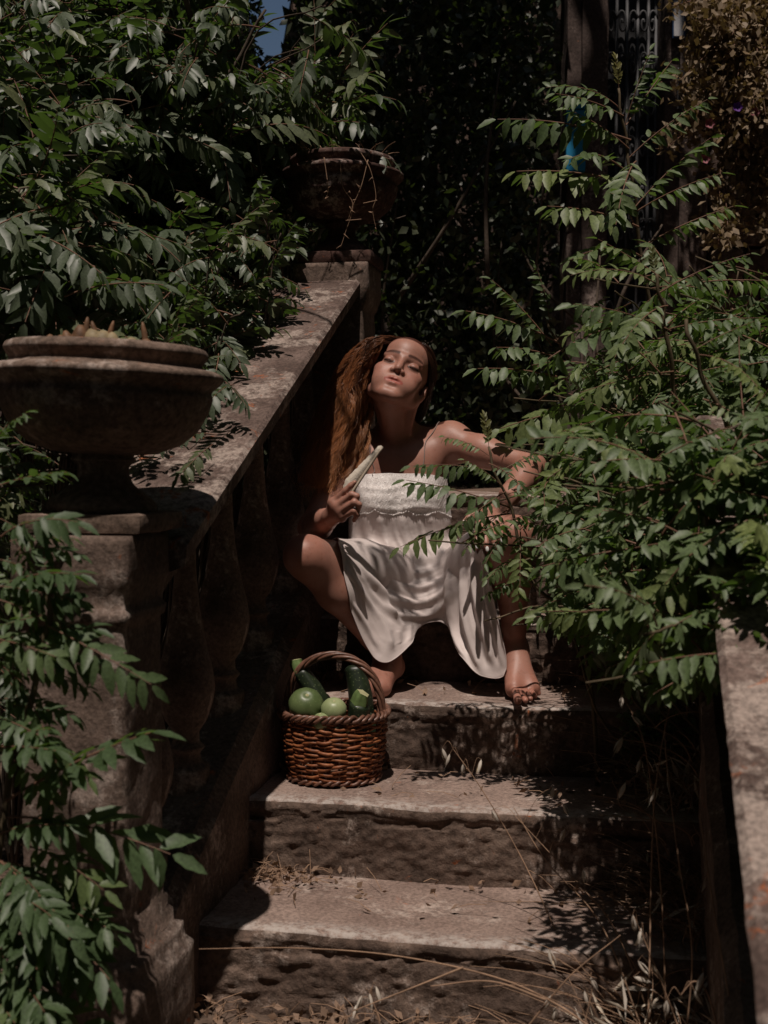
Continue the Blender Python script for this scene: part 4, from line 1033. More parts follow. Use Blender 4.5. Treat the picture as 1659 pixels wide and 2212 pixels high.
def veg_mat(name, a, bcol, stripe, rough=0.42, fleck=(0.30, 0.36, 0.16)):
    m, t, b, o_ = new_mat(name)
    tc = t.nodes.new('ShaderNodeTexCoord'); n1 = noise(t, 22, 4, 0.6, tc.outputs['Object']); c = ramp(t, n1, [(0.3, a), (0.7, bcol)]).outputs[0]
    vo = N(t, 'ShaderNodeTexVoronoi', Scale=150.0); t.links.new(tc.outputs['Object'], vo.inputs['Vector'])
    f = ramp(t, vo.outputs['Distance'], [(0.10, (stripe,) * 3), (0.24, (0,) * 3)]).outputs[0]
    c = mixc(t, f, c, fleck); t.links.new(c, b.inputs['Base Color']); b.inputs['Roughness'].default_value = rough; b.inputs['Specular IOR Level'].default_value = 0.5
    return m
M['zuc'] = veg_mat('dark_courgette', (0.008, 0.015, 0.007), (0.020, 0.032, 0.014), 0.45)
M['sq1'] = veg_mat('green_squash', (0.070, 0.105, 0.035), (0.125, 0.165, 0.065), 0.35)
M['sq2'] = veg_mat('pale_squash', (0.20, 0.25, 0.11), (0.30, 0.34, 0.17), 0.3, fleck=(0.45, 0.5, 0.3))
M['stemcut'] = plain('cut_stem', (0.38, 0.36, 0.20), 0.7, 0.2, 0.2, 60)
M['stemgreen'] = plain('green_stem', (0.12, 0.18, 0.06), 0.6, 0.3, 0.3, 60)
def courgette(a, b_, r, label, stem=True, pale=False, bend=0.01):
    a, b_ = np.array(a), np.array(b_); ax_ = b_ - a; L = np.linalg.norm(ax_); ax_ /= L
    t = empty('courgette', (a + b_) / 2 if False else b_, label, 'courgette', 'vegetables in the basket')
    n = 34; k = 24; u = np.cross(ax_, [0, 1, 0.2]); u /= np.linalg.norm(u); v = np.cross(ax_, u); Q = []
    for i in range(n):
        f = i / (n - 1); prof = r * (0.74 + 0.30 * f) * min(1, math.sqrt(max(0, 1 - ((f - 0.86) / 0.14) ** 2)) if f > 0.86 else 1) * min(1, 0.55 + 0.45 * math.sqrt(min(1, f / 0.06)))
        c_ = a + ax_ * L * f + u * bend * math.sin(f * math.pi)
        for q in range(k):
            an_ = 2 * math.pi * q / k; rr = prof * (1 + 0.035 * math.cos(an_ * 6)); Q.append(c_ + rr * (math.cos(an_) * u + math.sin(an_) * v))
    Q = np.array(Q); F = [tuple(f) for f in grid_faces(n, k, True)] + [tuple(range(k))[::-1]]
    build('flesh', Q, F, M['zuc'], t)
    if stem:
        mb = MB(); P_ = crom(np.array([a + ax_ * 0.003, a - ax_ * 0.014, a - ax_ * 0.026 + u * 0.003]), 8); V = tube_verts(P_, np.linspace(r * 0.62, r * 0.46, 8), 15)
        V = V.reshape(8, 15, 3); cc_ = P_[:, None]; V = cc_ + (V - cc_) * (1 + 0.16 * np.cos(np.arange(15) * 2 * np.pi / 3))[None, :, None]
        mb.add(V.reshape(-1, 3), [tuple(f) for f in grid_faces(8, 15, True)]); mb.build('stem', M['stemgreen'], t)
        e = V[-1]; build('stem_cut', np.concatenate([[e.mean(0) - ax_ * 0.001], e]), [(0, 1 + (i + 1) % 15, 1 + i) for i in range(15)], M['stemcut'], t)
def squash(c, r, label, mat, ax_=(0.1, -0.5, 0.85), flat=0.92):
    c = np.array(c); ax_ = np.array(ax_, float); ax_ /= np.linalg.norm(ax_); u = np.cross(ax_, [1, 0, 0.1]); u /= np.linalg.norm(u); v = np.cross(ax_, u)
    t = empty('round_squash', c - [0, 0, r], label, 'squash', 'vegetables in the basket'); n, k = 30, 36; Q = []
    for i in range(n):
        th = math.pi * i / (n - 1); rr = r * math.sin(th); hh = r * flat * math.cos(th) - 0.10 * r * math.exp(-(th / 0.22) ** 2)
        for q in range(k): an_ = 2 * math.pi * q / k; m_ = 1 + 0.012 * math.cos(9 * an_); Q.append(c + ax_ * hh + rr * m_ * (math.cos(an_) * u + math.sin(an_) * v))
    build('flesh', np.array(Q), grid_faces(n, k, True), mat, t)
    Q = [c + ax_ * r * flat * 0.905 + 0.11 * r * (math.cos(a_) * u + math.sin(a_) * v) * f + ax_ * 0.002 * (1 - f) for f in (1.0, 0.5, 0.05) for a_ in np.arange(12) * 2 * np.pi / 12]
    build('blossom_scar', np.array(Q), grid_faces(3, 12, True), M['stemcut'], t)
courgette(Wn(646, 1446, 3.245), Wn(705, 1570, 3.225), 0.029, 'long dark green courgette leaning out of the basket at the back left')
courgette(Wn(764, 1437, 3.30), Wn(778, 1590, 3.26), 0.034, 'thick glossy courgette standing upright at the back right of the basket', stem=False)
courgette(Wn(777, 1517, 3.135), Wn(750, 1622, 3.16), 0.033, 'short courgette with a pale cut stem at the basket front right')
courgette(Wn(795, 1540, 3.215), Wn(800, 1640, 3.22), 0.018, 'slim courgette wedged against the right side of the basket', stem=False)
courgette(Wn(690, 1500, 3.275), Wn(728, 1600, 3.25), 0.024, 'dark courgette lying low at the back middle of the basket', stem=False)
squash(Wn(661, 1522, 3.150), 0.043, 'largest round dark green squash at the left of the basket', M['sq1'], (0.12, -0.62, 0.75))
squash(Wn(721, 1533, 3.125), 0.0315, 'round pale green squash in the middle of the basket', M['sq2'], (0.05, -0.45, 0.9))
squash(Wn(695, 1560, 3.108), 0.025, 'small light green squash just above the basket rim', M['sq2'], (-0.2, -0.1, 1))
# ================================================================== plants
M['sumac'] = leaf_mat('sumac_leaf', (0.115, 0.158, 0.070), (0.13, 0.158, 0.088), (0.16, 0.30, 0.04), 0.26, 0.5, 0.45)
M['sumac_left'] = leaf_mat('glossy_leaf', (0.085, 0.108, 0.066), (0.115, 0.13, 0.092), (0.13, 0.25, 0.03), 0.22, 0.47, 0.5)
M['young'] = leaf_mat('young_leaf', (0.15, 0.15, 0.055), (0.16, 0.16, 0.07), (0.25, 0.25, 0.06), 0.3, 0.5, 0.4)
M['rachis'] = plain('leaf_stalk', (0.16, 0.085, 0.055), 0.6, 0.3, 0.25, 40)
M['stem'] = plain('young_stem', (0.10, 0.075, 0.045), 0.75, 0.2, 0.35, 30, 0.3)
M['bark'] = plain('bark', (0.085, 0.065, 0.050), 0.9, 0.15, 0.4, 25, 0.8)

def leaflet(l, w, rs):
    ts = np.array([0, 0.12, 0.28, 0.45, 0.62, 0.78, 0.90, 1.0]); V = []
    cup = rs.uniform(0.06, 0.22); bend = rs.uniform(0.05, 0.30)
    for i, t_ in enumerate(ts):
        hw = w * 0.5 * (math.sin(math.pi * t_ ** 0.78) ** 0.8 if 0 < t_ < 1 else 0.02) * (1 + (0.10 if i % 2 else -0.08))
        z = -bend * l * t_ * t_
        V += [(t_ * l, -hw, z + hw * cup * 2), (t_ * l, 0, z), (t_ * l, hw, z + hw * cup * 2)]
    F = []
    for i in range(len(ts) - 1):
        a = 3 * i; F += [(a, a + 3, a + 4, a + 1), (a + 1, a + 4, a + 5, a + 2)]
    return np.array(V), F
def frond_mesh(name, seed, pairs=7, L=1.0, ll=0.19, lw=0.47, droop=0.35, arch=0.25, mat='sumac', hang=0.5, spread=68):
    """a pinnate leaf along +x, unit length"""
    rs = np.random.default_rng(seed); V = []; F = []; mi = []; n = 0
    def add(Q, f, m):
        nonlocal n
        V.append(Q); F.extend([tuple(i + n for i in q) for q in f]); mi.extend([m] * len(f)); n += len(Q)
    def ax(s): return np.array([s - 0.10 * arch * s * s, 0.04 * math.sin(2.2 * s + seed), arch * 0.5 * s - (arch * 0.5 + droop * 0.5) * s * s])
    P_ = np.array([ax(s) for s in np.linspace(0, 0.93, 12)])
    k = 4; add(tube_verts(P_, np.linspace(0.0085, 0.003, 12), k), [tuple(f) for f in grid_faces(12, k, True)], 1)
    for i in range(pairs + 1):
        s = 0.20 + 0.74 * i / pairs; p = ax(s); tg = ax(s + 0.01) - p; tg /= np.linalg.norm(tg)
        sz = ll * (0.62 + 0.55 * math.sin(math.pi * (0.15 + 0.72 * i / pairs))) * rs.uniform(0.88, 1.1)
        sides = (1, -1) if i < pairs else (0,)
        for sd_ in sides:
            Q, f = leaflet(sz, sz * lw * rs.uniform(0.9, 1.1), rs)
            ang = R(spread + rs.normal(0, 7) - 22 * i / pairs) * sd_
            hg = R(hang * 60 + rs.normal(0, 13)) if sd_ else R(20)
            e = Matrix.Rotation(ang, 3, 'Z') @ Matrix.Rotation(hg, 3, 'Y') @ Matrix.Rotation(R(rs.normal(0, 16)), 3, 'X')
            # follow the stalk's pitch
            pitch = math.atan2(tg[2], tg[0]); e = Matrix.Rotation(-pitch, 3, 'Y') @ e
            pp = p + (rs.normal(0, 0.008, 3) if sd_ else 0)
            add(Q @ np.array(e).T + pp, f, 0)
    me = mk_mesh(name, np.concatenate(V), F, True); me.materials.append(M[mat]); me.materials.append(M['rachis'])
    me.polygons.foreach_set('material_index', np.array(mi, np.int32)); return me
FR = [frond_mesh('frond', 100 + i, [9, 10, 11, 9, 10, 11][i], droop=[.35, .2, .5, .15, .3, .45][i], arch=[.3, .1, .4, .2, .0, .5][i], hang=[.4, .55, .25, .7, .45, .2][i], ll=[.155, .15, .145, .155, .16, .14][i], lw=0.37) for i in range(6)]
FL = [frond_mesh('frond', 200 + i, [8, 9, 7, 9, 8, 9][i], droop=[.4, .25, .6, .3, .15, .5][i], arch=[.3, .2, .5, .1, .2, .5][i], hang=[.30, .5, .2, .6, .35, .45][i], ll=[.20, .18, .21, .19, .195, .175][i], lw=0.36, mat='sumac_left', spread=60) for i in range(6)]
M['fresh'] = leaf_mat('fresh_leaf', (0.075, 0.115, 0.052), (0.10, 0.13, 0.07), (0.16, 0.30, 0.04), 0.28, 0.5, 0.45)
FN = [frond_mesh('frond', 400 + i, [8, 9, 8, 9][i], droop=[.3, .15, .4, .25][i], arch=[.2, .1, .3, .2][i], hang=[.35, .2, .5, .3][i], ll=[.21, .20, .215, .205][i], lw=0.35, mat='fresh', spread=62) for i in range(4)]
FY = [frond_mesh('bud', 300 + i, 8, droop=.05, arch=.1, hang=.1, ll=.22, lw=.34, mat='young', spread=48) for i in range(2)]

def place_frond(me, base, dirn, length, parent, roll=0.0, name='frond', up=(0, 0, 1)):
    d = Vector(dirn).normalized(); upv = Vector(up); z = (upv - d * upv.dot(d))
    if z.length < 0.05: z = Vector((0, -1, 0)) - d * Vector((0, -1, 0)).dot(d)
    z.normalize(); y = z.cross(d); Mx = Matrix((d, y, z)).transposed() @ Matrix.Rotation(roll, 3, 'X')
    o = bpy.data.objects.new(name, me); COL.objects.link(o); o.parent = parent
    o.matrix_parent_inverse = Matrix.Translation(-Vector(parent['_loc']))
    o.matrix_basis = Matrix.Translation(Vector(base)) @ Mx.to_4x4() @ Matrix.Scale(length, 4)
    return o
def fpx(parent, b, t_, fam=None, var=None, roll=None, up=(0, -0.35, 1)):
    """a frond from one surveyed point to another"""
    B_, T_ = Wn(*b), Wn(*t_); fam = fam or FR
    var = random.randrange(len(fam)) if var is None else var
    d = T_ - B_; L = np.linalg.norm(d) * 1.04
    d = d / np.linalg.norm(d) + np.array([0, 0, 0.16 if fam is not FY else 0])
    return place_frond(fam[var], B_, d, L, parent, R(random.gauss(0, 14)) if roll is None else roll, up=up)
def stem(parent, pts, r0, r1, mat='stem', name='stem', n=24, k=7):
    mb = MB(); C_ = crom(np.array(pts, float), n); C_ += 0.004 * np.stack([np.sin(np.arange(n) * 0.9 + len(pts)), np.cos(np.arange(n) * 0.7), np.zeros(n)], 1)
    mb.tube(C_, np.linspace(r0, r1, n), k); return mb.build(name, M[mat], parent), C_
def whorl(parent, C_, n, f0, f1, L0, L1, fam, pitch=25, az0=0.0, jit=12, keep=None):
    for i in range(n):
        f = f0 + (f1 - f0) * (i + random.random() * 0.5) / n; p = C_[min(len(C_) - 1, int(f * (len(C_) - 1)))]
        az = az0 + i * 2.399 + random.gauss(0, 0.25); el = R(pitch + 25 * (i / n) + random.gauss(0, jit))
        d = (math.cos(az) * math.cos(el), math.sin(az) * math.cos(el), math.sin(el)); L = (L0 + (L1 - L0) * i / n) * random.uniform(0.8, 1.15)
        if keep is not None and not keep(p, np.array(d) * L): continue
        place_frond(random.choice(fam), p, d, L, parent, R(random.gauss(0, 18)))

# ---- right-hand saplings; their stems rise from beyond the right rail
def sapling(label, group, pts, r0=0.008, r1=0.0035, name='sumac_sapling'):
    P_ = [Wn(*p) for p in pts]; base = P_[0].copy(); g = base.copy(); g[2] = 0.0; g[0] += 0.06; g[1] += 0.05
    t = empty(name, g, label, 'sapling', group); _, C_ = stem(t, [g, (g + base) / 2 + [0.02, 0, 0]] + P_, r0, r1, n=36); return t, C_
GR_ = 'sumac saplings beyond the right rail'
s1, C1 = sapling('tallest sumac sapling, in front of the gate at the upper right', GR_, [(1430, 900, 3.95), (1400, 640, 3.88), (1372, 440, 3.82), (1358, 340, 3.80), (1345, 260, 3.79), (1334, 190, 3.78)])
for b, t_, v in [((1344,240,3.79),(1178,176,3.70),5), ((1344,250,3.79),(1195,214,3.62),1), ((1352,280,3.79),(1402,98,3.75),3), ((1350,270,3.79),(1452,118,3.9),4), ((1357,320,3.80),(1222,248,3.68),3), ((1359,300,3.80),(1068,292,3.66),3),
                 ((1359,345,3.80),(1550,222,3.75),1), ((1364,372,3.81),(1218,333,3.6),5), ((1367,400,3.81),(1104,392,3.62),1), ((1370,450,3.82),(1530,292,3.85),4), ((1372,460,3.82),(1572,384,3.7),3), ((1375,490,3.83),(1172,464,3.6),1),
                 ((1374,480,3.83),(1292,420,3.55),0), ((1380,540,3.85),(1600,455,3.8),3), ((1385,560,3.86),(1240,545,3.6),2), ((1362,350,3.8),(1330,470,3.5),2), ((1378,520,3.84),(1450,600,3.55),0), ((1390,600,3.87),(1540,640,3.65),2)]:
    fpx(s1, b, t_, FR, v)
fpx(s1, (1334,196,3.78), (1331,118,3.77), FY, 0)
s2, C2 = sapling('leafy sumac sapling with a yellowish bud beside the rail, mid right', GR_, [(1480, 1060, 3.0), (1467, 891, 2.95), (1450, 801, 2.92), (1436, 690, 2.90), (1427, 643, 2.89), (1415, 592, 2.88)])
for b, t_, v in [((1427,621,2.89),(1229,585,2.82),5), ((1436,690,2.90),(1140,800,2.80),0), ((1427,634,2.89),(1638,562,2.85),1), ((1445,711,2.91),(1236,690,2.76),3), ((1445,711,2.91),(1655,690,2.8),4), ((1432,660,2.9),(1330,760,2.7),2), ((1448,780,2.92),(1560,850,2.75),2),
                 ((1450,801,2.92),(1250,870,2.75),1), ((1455,820,2.93),(1640,800,2.9),3), ((1460,870,2.94),(1300,960,2.7),0), ((1465,900,2.95),(1560,1010,2.75),5), ((1440,700,2.9),(1520,640,3.05),4)]:
    fpx(s2, b, t_, FR, v)
fpx(s2, (1415,600,2.88), (1411,535,2.88), FY, 1)
s3, C3 = sapling('sumac sapling reaching left behind the seated woman\'s elbow', GR_, [(1390, 1000, 3.9), (1330, 880, 3.88), (1250, 800, 3.86), (1205, 740, 3.85), (1180, 690, 3.85)])
for b, t_, v in [((1193,747,3.85),(1067,594,3.8),4), ((1211,744,3.85),(997,690,3.7),3), ((1220,783,3.86),(1058,768,3.65),1), ((1247,828,3.87),(1027,822,3.68),3), ((1310,864,3.88),(1080,952,3.6),1), ((1185,700,3.85),(1170,560,3.82),0), ((1200,740,3.85),(1300,640,3.8),4), ((1337,918,3.89),(1184,1000,3.6),0), ((1260,810,3.86),(1330,720,3.75),2), ((1330,900,3.88),(1250,960,3.5),1)]:
    fpx(s3, b, t_, FR, v)
s4, C4 = sapling('low sumac sapling in front of the woman\'s knee with fronds across her dress', GR_, [(1250, 1330, 3.12), (1180, 1290, 3.10), (1124, 1206, 3.08), (1116, 1134, 3.07), (1076, 1035, 3.06), (1052, 965, 3.06)], 0.006, 0.003)
for b, t_, v in [((1062,1015,3.06),(884,1030,3.0),3), ((1100,1095,3.07),(866,1050,2.98),1), ((1105,1110,3.07),(866,1192,2.98),4), ((1056,985,3.06),(946,938,3.05),0), ((1116,1138,3.07),(1122,1295,2.95),2), ((1130,1180,3.08),(1270,1300,2.98),5),
                 ((1140,1240,3.09),(1048,1296,3.0),1), ((1080,1017,3.06),(1196,962,3.1),4), ((1110,1120,3.07),(1210,1180,2.95),0), ((1120,1200,3.08),(1060,1270,2.95),3), ((1090,1060,3.06),(985,1150,2.96),1), ((1100,1100,3.07),(1012,1190,2.98),4), ((1085,1050,3.06),(1000,1000,3.0),3), ((1112,1130,3.07),(1036,1232,2.97),0), ((1090,1070,3.06),(1190,1060,3.0),1), ((1060,1000,3.06),(1150,1080,2.96),5)]:
    fpx(s4, b, t_, FR, v)
fpx(s4, (1053,968,3.06), (1047,893,3.06), FY, 0)
s5, C5 = sapling('nearest sumac sapling with large leaves hanging at the right edge', GR_, [(1640, 1250, 2.5), (1600, 1000, 2.46), (1540, 860, 2.44), (1500, 760, 2.42), (1480, 690, 2.42)])
for b, t_, v in [((1503,765,2.42),(1670,850,2.3),2), ((1526,860,2.44),(1680,990,2.3),5), ((1500,760,2.42),(1640,700,2.45),3), ((1560,930,2.45),(1660,1120,2.3),0), ((1560,930,2.45),(1420,1010,2.35),1), ((1590,1000,2.46),(1480,1130,2.32),2), ((1600,1040,2.46),(1640,1260,2.3),5), ((1610,1100,2.47),(1500,1240,2.35),0)]:
    fpx(s5, b, t_, FR, v)

def bush(t, g, targets, nf, fam, L0, L1, keep, r0=0.006, mat='stem', pitch=5, wander=1.0):
    """branches from the root to each target, leaves gathered on the outer part of each branch"""
    g = np.array(g); mb = MB()
    for tp in targets:
        tp = np.array(tp); mid = g * 0.45 + tp * 0.55 + min(1, wander + .3) * np.array([random.gauss(0, .10), random.gauss(0, .08), random.gauss(0.06, .08)])
        q = g * 0.8 + tp * 0.2 + np.array([random.gauss(0, .05), random.gauss(0, .05), 0.08])
        out_ = wander * np.array([random.gauss(0, .14), random.gauss(-.06, .10), random.gauss(-.02, .05)]); C_ = crom(np.array([g, q, mid, tp * .85 + mid * .15, tp + out_]), 22); mb.tube(C_, np.linspace(r0, 0.002, 22), 5)
        az = random.uniform(0, 6.28)
        for i in range(nf):
            f = 0.66 + 0.34 * (i + random.random()) / nf; p = C_[min(21, int(f * 21))]
            a_ = az + i * 2.399; el = R(pitch + random.gauss(0, 24) + 22 * (f - 0.8)); d = np.array([math.cos(a_) * math.cos(el), math.sin(a_) * math.cos(el), math.sin(el)])
            L = random.uniform(L0, L1) * (1.15 - 0.30 * (f - 0.66) / 0.34)
            if not keep(p, d * L): continue
            place_frond(random.choice(fam), p, d, L, t, R(random.gauss(0, 20)))
    mb.build('branches', M[mat], t)
LAB = ['bushy sumac crowding the steps just right of the woman\'s foot', 'dense sumac low over the right rail, darkest of the thicket', 'sumac in the middle of the right thicket above the rail', 'sumac with drooping fronds over the rail end at right', 'back sumac deep in the right thicket under the gate', 'sumac at the far right edge behind the rail', 'short sumac at the right rail over the dry grass']
BOX = [(1170, 1330, 1000, 1330, 3.0, 3.35), (1310, 1500, 1000, 1330, 2.75, 3.1), (1220, 1420, 860, 1120, 3.1, 3.5), (1500, 1700, 900, 1420, 2.1, 2.5), (1300, 1520, 620, 900, 3.3, 3.8), (1520, 1680, 560, 980, 2.9, 3.5), (1340, 1560, 1200, 1400, 2.6, 3.0)]
for k_, (xa, xb, ya, yb, da, db) in enumerate(BOX):
    tg = [Wn(random.uniform(xa, xb), random.uniform(ya, yb), random.uniform(da, db)) for _ in range([24, 22, 18, 34, 16, 18, 22][k_])]
    c_ = np.mean(tg, 0); g = np.array(S(0.58 + 0.05 * k_, c_[0] * SA + c_[1] * CA + 0.1, 0.0))
    t = empty('sumac_bush', g, LAB[k_], 'bush', GR_)
    def keep(p, dl):
        for f in (0.3, 0.6, 0.85, 1.0):
            c2 = p + dl * f; c2 = c2 - np.array(TO_SUN) * ((c2[2] - 0.55) / TO_SUN.z)
            if abs(c2[0] - 0.36) < 0.11 and abs(c2[1] - 3.37) < 0.15: return False
        e = project((p + dl)[None])[0]; q = project((p + dl * 0.6)[None])[0]
        return e[0] > (1125 if e[1] > 1000 else 1110) and not (e[1] > 1490) and not (q[1] > 1460) and not (e[0] < 1260 and e[1] > 1340) and not (e[1] < 560 and e[0] > 1330)
    bush(t, g, tg, 7, FR, 0.22, 0.32, keep)

tb = [o for o in COL.objects if o.get('label') == LAB[3]][0]
for i in range(14):
    x_ = random.uniform(1560, 1700); fpx(tb, (x_ + random.uniform(-10, 60), random.uniform(1230, 1330), random.uniform(2.05, 2.2)), (x_ - random.uniform(0, 70), random.uniform(1390, 1480), random.uniform(1.98, 2.1)), FR)

# ---- left-hand thicket behind the balustrade
GL_ = 'leafy shrubs behind the left balustrade'
LLAB = ['glossy-leaved shrub at the top left corner', 'tall shrub with a slanting branch, upper left', 'shrub filling the gap above the near urn', 'bright shrub rising beside the far urn into the sky', 'dark shrub low behind the sloping rail', 'big-leaved shrub at the left edge above the urn', 'shrub between the two urns', 'shrub at the top behind the slanting branch', 'pale-leaved shrub left of the far pier']
def skyhole(P):
    q = project(np.atleast_2d(P))[0]; return 548 < q[0] < 632 and q[1] < 150
LBOX = [(-40, 270, -130, 240, 3.5, 4.1), (200, 560, -110, 250, 3.6, 4.3), (60, 420, 430, 700, 3.5, 4.0), (600, 720, 60, 300, 4.25, 4.5), (380, 620, 520, 740, 4.1, 4.6), (-40, 160, 230, 560, 3.0, 3.5), (430, 640, 250, 520, 4.2, 4.7), (330, 560, 60, 330, 4.3, 4.8), (160, 440, 260, 520, 3.9, 4.5)]
for k, (xa, xb, ya, yb, da, db) in enumerate(LBOX):
    nb_ = [26, 28, 28, 5, 24, 20, 26, 24, 30][k]
    tg = [Wn(random.uniform(xa, xb), random.uniform(ya, yb), random.uniform(da, db)) for _ in range(nb_)]
    c_ = np.mean(tg, 0); g = np.array([c_[0] - 0.1, c_[1] + 0.25, 0.0])
    if k == 3: g = np.array(S(-1.22, 4.5, 0.0))
    t = empty('broadleaf_shrub', g, LLAB[k], 'shrub', GL_)
    if k == 1: stem(t, [g, Wn(230, 520, 4.1), Wn(340, 300, 3.95), Wn(470, 190, 3.85), Wn(575, 20, 3.8)], 0.016, 0.004, 'bark', 'branch', 30)
    def keepl(p, dl):
        for f in (0.3, 0.6, 1.0):
            if skyhole(p + dl * f): return False
        e = project((p + dl)[None])[0]; m_ = project((p + dl * .5)[None])[0]
        return not (e[0] > 600 and e[1] > 540) and not (e[1] > 860) and not (e[0] > 860) and not (e[0] > 650 and e[1] > 310) and not (m_[0] > 560 and m_[1] > 560)
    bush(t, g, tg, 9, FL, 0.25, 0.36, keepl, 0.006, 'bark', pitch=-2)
sh = [o for o in COL.objects if o.get('label') == LLAB[3]][0]
for b, t_, v in [((680,210,4.25),(665,-20,4.2),4), ((690,230,4.25),(760,60,4.2),1), ((680,250,4.25),(610,120,4.15),0), ((690,240,4.25),(850,45,4.2),4), ((690,250,4.25),(860,190,4.1),2), ((670,300,4.2),(560,180,4.1),1), ((660,330,4.15),(850,350,3.95),3), ((640,330,4.15),(555,250,4.0),5), ((680,280,4.2),(800,270,4.0),0)]:
    fpx(sh, b, t_, FL, v)
sh2 = [o for o in COL.objects if o.get('label') == LLAB[6]][0]
for b, t_, v in [((430,790,3.0),(490,760,3.0),2), ((440,800,2.95),(540,880,2.85),0), ((560,700,3.7),(640,770,3.6),1), ((560,720,3.6),(590,800,3.45),3), ((140,640,2.9),(345,640,2.75),1), ((470,940,2.75),(330,970,2.68),5), ((460,960,2.72),(380,1040,2.6),1), ((500,830,2.9),(420,900,2.75),2)]:
    fpx(sh2, b, t_, FL, v)

# unseen branch added overhead, its fronds set along sun rays to shade her lap
sh3 = [o for o in COL.objects if o.get('label') == LLAB[1]][0]
def sunward(p, h): return np.array(p) + np.array(TO_SUN) * (h / TO_SUN.z)
lp = [((-0.02, 3.62, 0.90), (0.16, 3.60, 0.92)), ((0.02, 3.50, 0.86), (0.22, 3.52, 0.9)), ((-0.10, 3.50, 0.87), (0.02, 3.36, 0.80)), ((0.16, 3.46, 0.86), (0.32, 3.40, 0.80)), ((0.02, 3.58, 0.85), (-0.06, 3.44, 0.8)), ((0.20, 3.62, 0.95), (0.34, 3.56, 0.95)), ((-0.06, 3.66, 0.98), (0.08, 3.64, 0.98))]
br = [sunward((p[0][0] * .6 + p[1][0] * .4, p[0][1] + .02, .95), 1.98) for p in lp]
stem(sh3, [Wn(420, 60, 3.9), np.array([-0.62, 3.5, 2.75]), np.array([-0.3, 3.2, 2.93]), sunward((0.02, 3.56, .9), 2.0), sunward((0.25, 3.5, .9), 2.02)], 0.009, 0.004, 'bark', 'branch', 30)
lp = [((-0.12, 3.50, .9), (0.08, 3.48, .9)), ((0.06, 3.48, .9), (0.26, 3.50, .9)), ((-0.10, 3.56, .9), (0.10, 3.56, .9)), ((0.08, 3.56, .9), (0.30, 3.55, .9)), ((-0.08, 3.62, .9), (0.10, 3.61, .9)), ((0.10, 3.62, .9), (0.30, 3.61, .9)), ((0.00, 3.64, .9), (0.02, 3.48, .9)), ((0.18, 3.64, .9), (0.22, 3.47, .9)), ((0.28, 3.58, .9), (0.34, 3.42, .9))]
for i, (a_, b_) in enumerate(lp):
    A_, B_ = sunward(a_, 1.95), sunward(b_, 1.93); d_ = B_ - A_; place_frond(FL[i % 6], A_, d_, np.linalg.norm(d_) * 1.25, sh3, R(random.gauss(0, 10)))

# small-leaved growth at the left edge and leaves leaning over the sloping rail
g = np.array([-1.25, 2.75, 0.0]); t = empty('broadleaf_shrub', g, 'small-leaved shrub at the left edge beside the near pier', 'shrub', GL_)
bush(t, g, [Wn(random.uniform(-70, 70), random.uniform(900, 1420), random.uniform(2.35, 2.75)) for _ in range(20)], 7, FL, 0.13, 0.2, lambda p, dl: project((p + dl)[None])[0][0] < 125, 0.005, 'bark')
g = np.array(S(-1.28, 3.3, 0.0)); t = empty('broadleaf_shrub', g, 'shrub leaning over the sloping rail and shading it', 'shrub', GL_)
tg = [np.array(S(-1.03 + random.gauss(0, .05), v, rail_top(v) + random.uniform(.05, .32))) for v in np.linspace(2.6, 3.8, 26)]
bush(t, g, tg, 7, FL, 0.18, 0.27, lambda p, dl: (p + dl)[2] > rail_top(((p + dl)[0] * SA + (p + dl)[1] * CA)) + 0.015 and ((p + dl)[0] * CA - (p + dl)[1] * SA) < -0.88 and project((p + dl)[None])[0][0] < 700, 0.004, 'bark', wander=0.15)

# ---- near-left sapling in front of the pier
s6, C6 = sapling('blurred green sapling in front of the near pier, lower left', 'sapling near the left edge', [(-40, 2100, 2.02), (20, 1700, 2.0), (80, 1450, 1.98), (105, 1330, 1.97), (112, 1250, 1.97)], name='ailanthus_sapling')
s6.location.z = 0
for b, t_, v in [((110,1345,1.97),(318,1500,1.88),4), ((20,1720,2.0),(335,1625,1.86),1), ((0,1775,2.0),(365,1895,1.88),3), ((0,1850,2.0),(160,2030,1.85),0), ((100,1340,1.97),(0,1240,2.0),1), ((108,1290,1.97),(95,1160,1.98),2), ((105,1330,1.97),(-40,1380,1.9),5), ((60,1500,1.98),(120,1700,1.9),2), ((30,1650,2.0),(-60,1560,1.9),0), ((10,1900,2.0),(240,2060,1.9),5), ((0,1950,2.0),(230,2130,1.86),2), ((-10,2000,2.0),(120,2200,1.86),4), ((0,1800,2.0),(150,1790,1.9),0), ((0,1050,2.2),(145,1040,2.1),1), ((-20,960,2.2),(60,890,2.15),3), ((0,1120,2.1),(60,1180,2.05),2)]:
    fpx(s6, b, t_, FN, v % 4)
for i in range(34):
    bx_, by_ = random.uniform(-60, 130), random.choice([random.uniform(1900, 2230), random.uniform(1560, 2230)]); fpx(s6, (bx_ * .6 - 30, by_ - random.uniform(0, 90), 2.0), (bx_ + random.uniform(40, 170), by_ + random.uniform(20, 120), random.uniform(1.82, 2.0)), FN, i % 4)

for i in range(22):
    y_ = random.uniform(1150, 1620); fpx(s6, (random.uniform(-50, 50), y_, random.uniform(1.98, 2.06)), (random.uniform(80, 205), y_ + random.uniform(-30, 110), random.uniform(1.9, 2.03)), FN, i % 4)

